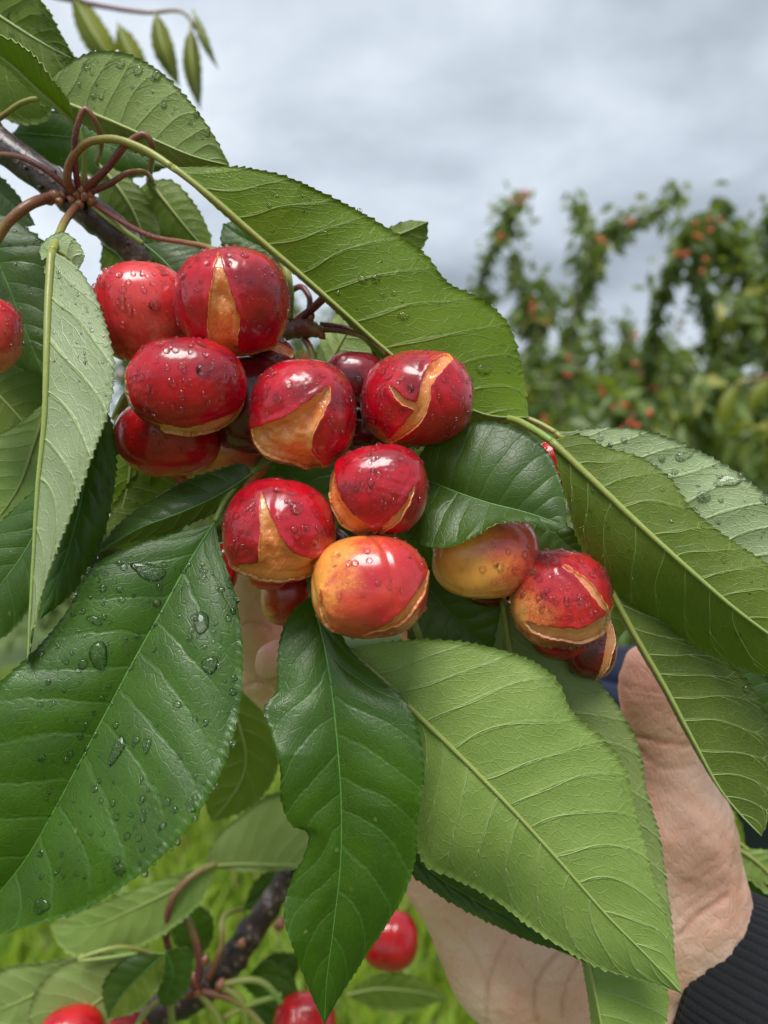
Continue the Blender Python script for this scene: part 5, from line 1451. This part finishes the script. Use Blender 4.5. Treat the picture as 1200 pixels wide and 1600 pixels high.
drop('right_low', 1166, 1079, 6, 6, 'round drop on the olive leaf at the right edge')
for k in SURF.keys() & {'big_glossy'}:
    pass
_L = {c_.name: c_ for c_ in BR.children}
_roots = [c_ for c_ in BR.children if c_.name.startswith('leaf')]


def leaf_root(key):
    lo = SURF[key][0][0]
    return min(_roots, key=lambda r_: np.linalg.norm(np.array(r_.location) - lo))


fine_drops('big_glossy', leaf_root('big_glossy'), 330, (1.5, 6.0), 1, (60, 880, 375, 1400), 0.5)
fine_drops('upper_left', leaf_root('upper_left'), 60, (1.5, 5.0), 2, (120, 80, 350, 220), 0.4)
fine_drops('big_upper', leaf_root('big_upper'), 90, (1.2, 4.5), 3, (420, 300, 815, 640), 0.4)
fine_drops('pale_right', leaf_root('pale_right'), 110, (1.4, 5.5), 4, (930, 670, 1200, 850), 0.35)
fine_drops('big_right', leaf_root('big_right'), 70, (1.2, 4.5), 5, (920, 690, 1200, 1000), 0.4)
fine_drops('pale_hanging', leaf_root('pale_hanging'), 80, (1.2, 3.5), 6, (80, 420, 178, 620), 0.4)
fine_drops('top_corner', leaf_root('top_corner'), 90, (1.2, 4.0), 7, (0, 0, 118, 95), 0.4)
fine_drops('wet_shadow', leaf_root('wet_shadow'), 60, (1.4, 4.5), 8, (110, 680, 182, 930), 0.5)
fine_drops('left_dark', leaf_root('left_dark'), 50, (1.2, 3.0), 9, (0, 350, 80, 560), 0.5)
fine_drops('center', leaf_root('center'), 14, (1.5, 4.0), 10, (480, 1040, 640, 1140), 0.4)

# --- lower branch, softer, further back
LB = branch_thing('lower_branch', 'reddish brown lower branch with its own leaves and cherries at the bottom left',
                  [(500, 1240, 0.36), (470, 1310, 0.36), (430, 1400, 0.36), (390, 1460, 0.36), (345, 1520, 0.36), (290, 1565, 0.36), (200, 1590, 0.36), (90, 1640, 0.36)], [3.0, 3.4, 5.2, 6.5, 6.8, 7.0, 7.4, 7.6], seed=8)
for x, y, r in ((438, 1443, 9), (378, 1473, 7), (300, 1530, 9), (345, 1538, 8), (320, 1500, 7), (310, 1548, 8)):
    bud(LB, x, y, 0.345, r, 1.1, 0.4)
ld = 0.345
leaf(LB, 'lo_pale', [(338, 1350), (280, 1385), (210, 1420), (140, 1448), (78, 1446)],
     [(338, 1350), (270, 1368), (190, 1398), (120, 1425), (78, 1446)], [(338, 1350), (320, 1400), (270, 1450), (205, 1485), (130, 1500), (95, 1480), (78, 1446)],
     (ld, ld - .01, ld), pale='light', side='under', veins=9, coarse=0.6, label='pale soft focus leaf below the huge glossy leaf', petiole=[(312, 1545, ld), (262, 1478, ld - .005), (272, 1400, ld - .01), (310, 1362, ld - .005)], pet_mat=STEM_RED, pet_r=(1.7, 1.4))
leaf(LB, 'lo_grey', [(320, 1354), (370, 1350), (430, 1351), (490, 1352)],
     [(320, 1354), (335, 1312), (380, 1270), (430, 1238), (480, 1240), (490, 1352)], [(320, 1354), (370, 1362), (430, 1362), (490, 1352)],
     (ld + .01, ld + .01, ld + .01), pale='light', side='under', veins=8, coarse=0.6, label='grey green soft leaf with a straight yellow midrib behind the central leaf')
leaf(LB, 'lo_dark', [(340, 1050), (370, 1120), (385, 1190), (330, 1285)],
     [(340, 1050), (400, 1080), (432, 1150), (430, 1215), (390, 1262), (330, 1285)], [(340, 1050), (320, 1120), (310, 1200), (330, 1285)],
     (0.300, 0.302, 0.305), side='under', veins=8, coarse=0.6, label='dim leaf in the shade behind the huge glossy leaf')
leaf(LB, 'lo_a', [(130, 1490), (90, 1530), (40, 1560), (-40, 1590)], [(130, 1490), (60, 1505), (0, 1515), (-40, 1590)], [(130, 1490), (110, 1560), (60, 1600), (-40, 1590)], (ld - .02,) * 3, pale='light', side='under', veins=7, coarse=0.5)
leaf(LB, 'lo_b', [(215, 1490), (180, 1540), (120, 1590), (60, 1650)], [(215, 1490), (150, 1492), (90, 1510), (45, 1580), (60, 1650)], [(215, 1490), (200, 1550), (160, 1610), (60, 1650)], (ld - .03,) * 3, pale='light', side='under', veins=8, coarse=0.6,
     petiole=[(250, 1495, ld - .02), (190, 1480, ld - .03), (120, 1500, ld - .035)], pet_mat=STEM_GREEN, label='pale rounded leaf in the bottom left corner')
leaf(LB, 'lo_c', [(258, 1490), (225, 1520), (195, 1550), (168, 1592)], [(258, 1490), (200, 1495), (162, 1535), (168, 1592)], [(258, 1490), (250, 1540), (215, 1580), (168, 1592)], (ld - .035,) * 3, side='top', side_r='under', veins=7, coarse=0.6, label='small dark cupped leaf at the bottom left')
leaf(LB, 'lo_d', [(258, 1485), (270, 1520), (262, 1550), (255, 1575)], [(258, 1485), (245, 1530), (248, 1565), (255, 1575)], [(258, 1485), (296, 1485), (298, 1530), (280, 1565), (255, 1575)], (ld - .02,) * 3, side='top', veins=6, coarse=0.6)
leaf(LB, 'lo_e', [(300, 1500), (305, 1460), (300, 1430), (290, 1405)], [(300, 1500), (270, 1470), (268, 1430), (290, 1405)], [(300, 1500), (332, 1470), (330, 1430), (290, 1405)], (ld + .02,) * 3, side='top', veins=6, coarse=0.5)
leaf(LB, 'lo_f', [(380, 1420), (410, 1400), (440, 1380), (470, 1350)], [(380, 1420), (400, 1375), (440, 1352), (470, 1350)], [(380, 1420), (420, 1425), (455, 1400), (470, 1350)], (ld + .03,) * 3, side='top', veins=6, coarse=0.5,
     petiole=[(325, 1530, ld), (345, 1480, ld), (352, 1430, ld + .01)], pet_mat=STEM_MIX, pet_r=(1.5, 1.2))
leaf(LB, 'lo_g', [(380, 1540), (410, 1525), (440, 1530), (470, 1560)], [(380, 1540), (410, 1505), (450, 1515), (470, 1560)], [(380, 1540), (400, 1560), (440, 1575), (470, 1560)], (ld + .02,) * 3, side='top', veins=6, coarse=0.5)
leaf(LB, 'lo_h', [(540, 1555), (590, 1545), (640, 1548), (700, 1560)], [(540, 1555), (590, 1522), (650, 1526), (700, 1560)], [(540, 1555), (590, 1578), (650, 1578), (700, 1560)], (ld + .12,) * 3, side='under', veins=7, coarse=0.5)
leaf(LB, 'lo_i', [(390, 1570), (430, 1590), (470, 1600), (530, 1630)], [(390, 1570), (430, 1560), (490, 1575), (530, 1630)], [(390, 1570), (420, 1620), (480, 1650), (530, 1630)], (ld + .03,) * 3, side='top', veins=6, coarse=0.5)
leaf(LB, 'lo_j', [(470, 1490), (440, 1505), (415, 1530), (395, 1560)], [(470, 1490), (425, 1490), (395, 1520), (395, 1560)], [(470, 1490), (460, 1530), (430, 1555), (395, 1560)], (ld + .05,) * 3, side='top', veins=6, coarse=0.5)
for pts, m_, r0 in (([(305, 1545, ld), (312, 1500, ld), (302, 1460, ld), (288, 1432, ld)], STEM_RED, 1.9), ([(345, 1540, ld), (375, 1560, ld), (385, 1620, ld)], STEM_GREEN, 1.7), ([(350, 1538, ld), (410, 1535, ld), (440, 1568, ld)], STEM_GREEN, 1.5),
                    ([(310, 1550, ld), (335, 1580, ld), (360, 1640, ld)], STEM_GREEN, 1.7), ([(315, 1550, ld), (370, 1565, ld), (420, 1620, ld)], STEM_MIX, 1.6), ([(350, 1590, ld), (390, 1570, ld), (440, 1555, ld)], STEM_GREEN, 1.3),
                    ([(266, 1555, ld - .01), (268, 1590, ld - .01), (272, 1640, ld - .01)], STEM_GREEN, 1.6), ([(300, 1555, ld), (240, 1570, ld - .02), (210, 1610, ld - .03)], STEM_MIX, 1.3)):
    pa = stem_path(pts, 18); a, b, c = tube_geo(pa, np.full(19, r0 * 0.001), 8, lump=0.04, seed=3); mb = MB(); mb.add(a, b, c); mb.build('stalk', [m_], LB)
G2 = 'cherries of the lower branch'
cherry('P1', 'soft focus red cherry between the central leaf tip and the hand', 608, 1470, 44, 42, 0.40, 'red', res=28, group=G2)
cherry('P2', 'red cherry behind the tip of the central leaf at the bottom edge', 477, 1600, 48, 46, 0.36, 'red', res=28, group=G2, stem=[(490, 1540, 0.36), (487, 1560, 0.36)], stem_mat_=STEM_GREEN)
cherry('P3', 'red cherry in the bottom left corner left of its twin', 112, 1622, 52, 46, 0.31, 'red', res=28, group=G2)
cherry('P4', 'red cherry at the bottom edge right of its corner twin', 190, 1632, 44, 46, 0.32, 'red', res=28, group=G2)


# ------------------------------------------------------------------ the hand
def build_hand():
    pal = [((1140, 1545), .262, (1040, 1430), .260, 18, 20), ((1085, 1600), .262, (960, 1520), .262, 17, 19),            # wrist
           ((1085, 1430), .258, (1052, 1290), .252, 16, 18), ((1040, 1400), .256, (1020, 1290), .256, 20, 17),          # ball of the thumb
           ((960, 1580), .262, (790, 1500), .262, 18, 18), ((800, 1505), .262, (715, 1380), .264, 17.5, 15),            # heel of the hand
           ((980, 1450), .264, (860, 1300), .270, 20, 18), ((900, 1500), .266, (760, 1350), .270, 20, 17),
           ((1010, 1330), .268, (930, 1180), .274, 17, 14), ((900, 1330), .272, (840, 1200), .276, 17, 14), ((800, 1370), .272, (740, 1255), .276, 16, 14), ((740, 1400), .270, (680, 1330), .272, 14, 12.5)]
    fing = [
        [((1052, 1300), .252, 16.5), ((1042, 1215), .250, 12.5), ((1024, 1120), .248, 10.0), ((1018, 1080), .247, 9.6), ((1015, 1046), .247, 8.4)],     # thumb
        [((930, 1180), .274, 12), ((850, 1010), .282, 10), ((770, 900), .276, 9), ((700, 840), .264, 8)],                                   # index
        [((840, 1200), .276, 12), ((720, 1030), .288, 10.5), ((620, 930), .282, 9.4), ((560, 880), .268, 8)],                               # middle
        [((740, 1255), .276, 11.5), ((610, 1110), .284, 10), ((520, 1072), .262, 9), ((462, 1050), .236, 8), ((436, 1036), .2255, 7.0)],      # ring, tip toward the lens
        [((680, 1330), .272, 11), ((520, 1168), .272, 9.8), ((418, 1050), .262, 9.6), ((398, 960), .252, 9.4), ((406, 890), .246, 8.6), ((430, 840), .243, 8)],   # little finger
    ]
    pts = [P(*q[0], q[1]) for q in pal] + [P(*q[2], q[3]) for q in pal] + [P(*j[0], j[1]) for f in fing for j in f]
    pts = np.array(pts); lo = pts.min(0) - 0.03; hi = pts.max(0) + 0.03
    h = 0.0011
    ax = [np.arange(l, u, h) for l, u in zip(lo, hi)]
    X = np.stack(np.meshgrid(*ax, indexing='ij'), -1).astype(np.float32)
    Fv = None
    def cap(a, b, ra, rb):
        # evaluate only near the capsule
        out = np.full(X.shape[:3], 0.06, np.float32)
        m = max(ra, rb) + 0.022
        sl = tuple(slice(max(0, int((min(a[k], b[k]) - m - lo[k]) / h)), int((max(a[k], b[k]) + m - lo[k]) / h) + 2) for k in range(3))
        out[sl] = capsule_field(X[sl], a.astype(np.float32), b.astype(np.float32), ra, rb)
        return out
    for (p0, d0, p1, d1, r0, r1) in pal:
        c_ = cap(P(*p0, d0), P(*p1, d1), r0 * .001, r1 * .001)
        Fv = c_ if Fv is None else smin(Fv, c_, 0.013)
    for f in fing:
        ff = None
        for (p0, d0, r0), (p1, d1, r1) in zip(f[:-1], f[1:]):
            c_ = cap(P(*p0, d0), P(*p1, d1), r0 * .001, r1 * .001)
            ff = c_ if ff is None else smin(ff, c_, 0.004)
        Fv = smin(Fv, ff, 0.007)
    V, Q = surface_nets(Fv, lo, h)
    V = relax(V, Q, 9, 0.5)
    Nn = vert_normals(V, Q)
    if (Nn * (V - V.mean(0))).sum() < 0: Q = Q[:, ::-1]; Nn = -Nn
    # palm lines and finger creases
    creases = [([(985, 1148, .25), (1030, 1160, .24), (1075, 1165, .25)], 1.1, 1.3), ([(978, 1072, .25), (1010, 1080, .24), (1045, 1078, .25)], 0.7, 1.0), ([(982, 1082, .25), (1012, 1090, .24), (1045, 1088, .25)], 0.5, 0.8),
               ([(1000, 1172, .25), (1040, 1200, .24), (1085, 1195, .25)], 0.6, 1.2), ([(990, 1160, .25), (1010, 1185, .245), (1025, 1210, .24)], 0.5, 0.9),
               ([(1062, 1462, .25), (1090, 1430, .24), (1136, 1400, .25)], 1.0, 1.4), ([(1040, 1450, .25), (1080, 1415, .24), (1130, 1380, .25)], 0.5, 1.0),
               ([(840, 1600, .25), (838, 1540, .245), (870, 1490, .25)], 0.9, 1.5), ([(760, 1600, .25), (765, 1530, .245), (790, 1470, .25)], 0.6, 1.4), ([(880, 1590, .25), (885, 1540, .245), (905, 1500, .25)], 0.8, 1.2), ([(810, 1500, .25), (850, 1540, .245), (900, 1530, .25)], 0.5, 1.0), ([(700, 1440, .25), (740, 1490, .245), (770, 1570, .25)], 0.4, 1.2),
               ([(1020, 1330, .24), (1060, 1370, .24), (1110, 1390, .24)], 0.35, 0.9), ([(1010, 1400, .24), (1060, 1340, .24), (1110, 1300, .24)], 0.3, 0.8), ([(1040, 1430, .24), (1080, 1370, .24), (1125, 1340, .24)], 0.3, 0.8),
               ([(370, 980, .25), (395, 972, .24), (425, 985, .25)], 0.7, 1.2), ([(372, 1078, .25), (400, 1066, .24), (440, 1080, .25)], 0.7, 1.2),
               ([(402, 1056, .23), (416, 1064, .23), (440, 1056, .23)], 0.8, 0.9)]
    pv = proj(V); facing = ((CAMP - V) * Nn).sum(1) > 0
    push = np.zeros(len(V))
    for path, dp, w in creases:
        q = spline([(a_, b_, 0) for a_, b_, _ in path], 30)[:, :2]
        dm = np.full(len(V), 1e9)
        near = (np.abs(pv - q.mean(0)).max(1) < 160) & facing
        pn = pv[near]; dd = np.full(len(pn), 1e9)
        for a_, b_ in zip(q[:-1], q[1:]): dd = np.minimum(dd, seg_dist(pn, a_, b_)[0])
        wpx = 0.55 * w * .001 * F / .25
        push[near] += 0.001 * dp * np.exp(-(dd / wpx) ** 2)
    line = np.clip(push / 0.0010, 0, 0.9)
    V = V - 0.8 * Nn * push[:, None]
    V = V + Nn * (0.0005 * vnoise(V, 55, 4, 3))[:, None]
    me = mesh_np('hand', V, Q, [HAND])
    fl = np.zeros(len(V))
    for cx_, cy_, r_, w_ in ((1005, 1085, 70, 0.9), (1000, 1040, 40, 0.4), (1015, 1190, 60, 0.55), (1110, 1350, 60, 0.25), (840, 1590, 60, 0.3), (430, 1030, 30, 0.25), (390, 950, 60, 0.5), (680, 1500, 50, 0.35)):
        fl = np.maximum(fl, w_ * np.exp(-(((pv - (cx_, cy_)) ** 2).sum(1)) / r_ ** 2))
    al = me.attributes.new('line', 'FLOAT', 'POINT'); al.data.foreach_set('value', line.astype(np.float32))
    at = me.attributes.new('flush', 'FLOAT', 'POINT'); at.data.foreach_set('value', fl.astype(np.float32))
    return me


PERSON = empty('person', P(1140, 1600, 0.262))
tag(PERSON, 'open hand in a black ribbed cuff holding up the cherry branch from behind', 'person')
link('hand', build_hand(), PERSON)


def sleeve():
    n, s = 40, 60 * 8
    c0 = P(1086, 1504, 0.2600); c1 = P(1330, 1640, 0.236); ax = unit(c1 - c0)
    tv = unit(CAMP - c0); u = unit(np.cross(ax, tv)); w = np.cross(u, ax)
    L = 0.085
    t = np.linspace(0, 1, n + 1); ang = np.linspace(0, 2 * np.pi, s, endpoint=False)
    ra = np.interp(t, (0, 0.02, 0.08, 0.45, 1), (0.0262, 0.0275, 0.0285, 0.0310, 0.0345)); rb = ra * 0.92
    ribs = 0.00062 * (np.abs(np.cos(ang * 30)) ** 0.6 - 0.4)
    fold = 0.0007 * vnoise(np.stack(np.broadcast_arrays(t[:, None] * 6, np.cos(ang)[None], np.sin(ang)[None]), -1), 0.45, 9, 2)
    r1 = ra[:, None] + ribs[None] * np.clip(t[:, None] / 0.02, 0.5, 1) + fold; r2 = rb[:, None] + ribs[None] + fold
    V = c0 + ax * (t * L)[:, None, None] + (r1 * np.cos(ang))[..., None] * u + (r2 * np.sin(ang))[..., None] * w
    inn = c0 + ax * 0.012 + ((ra[0] - 0.0015) * np.cos(ang))[:, None] * u + ((rb[0] - 0.0015) * np.sin(ang))[:, None] * w
    V = np.concatenate((inn[None], V)); n2 = n + 2
    i = np.arange(n2 - 1)[:, None]; j = np.arange(s)[None]; j2 = (j + 1) % s
    f = np.stack((i * s + j, i * s + j2, (i + 1) * s + j2, (i + 1) * s + j), -1).reshape(-1, 4)
    uv = np.stack((np.repeat(np.r_[0, t], s), np.tile(ang / 6.283, n2)), -1)
    mb = MB(); mb.add(V.reshape(-1, 3), f, uv)
    return mb.build('sleeve', [KNIT], PERSON)


sleeve()


def bucket():
    c = P(1090, 1050, 0.56); top = c[2]; ax = np.array((c[0], c[1] + 0.02, 0))
    prof = [(0.075, top - 0.20), (0.088, top - 0.03), (0.094, top - 0.028), (0.095, top - 0.005), (0.092, top), (0.088, top - 0.002), (0.086, top - 0.03), (0.074, top - 0.19), (0.0, top - 0.19)]
    s = 48; ang = np.linspace(0, 6.28318, s, endpoint=False)
    V = np.concatenate([ax + np.stack((r * np.cos(ang), r * np.sin(ang), np.full(s, z)), -1) for r, z in prof])
    k = len(prof); i = np.arange(k - 1)[:, None]; j = np.arange(s)[None]; j2 = (j + 1) % s
    f = np.stack((i * s + j, i * s + j2, (i + 1) * s + j2, (i + 1) * s + j), -1).reshape(-1, 4)
    f = np.r_[f, np.stack((np.zeros(s - 2, int), np.arange(1, s - 1), np.arange(2, s), np.arange(2, s)), -1)[:, ::-1]] if False else f
    root = empty('picking_bucket', ax + (0, 0, top - 0.20)); tag(root, 'dark navy picking bucket glimpsed behind the thumb and the cuff', 'bucket')
    mb = MB(); mb.add(V, f); mb.build('bucket_body', [NAVY], root)
    hp = spline([(-0.09, 0, top - 0.01), (-0.07, 0.02, top + 0.05), (0, 0.02, top + 0.09), (0.07, 0.02, top + 0.05), (0.09, 0, top - 0.01)], 30)
    # strap up to the picker's shoulder side
    sp_ = np.stack((ax[0] + hp[:, 0], ax[1] + 0.02 + hp[:, 1], hp[:, 2]), -1)
    a_, b_, c_ = tube_geo(sp_, 0.0025, 8); mb = MB(); mb.add(a_, b_, c_); mb.build('handle', [NAVY], root)


bucket()
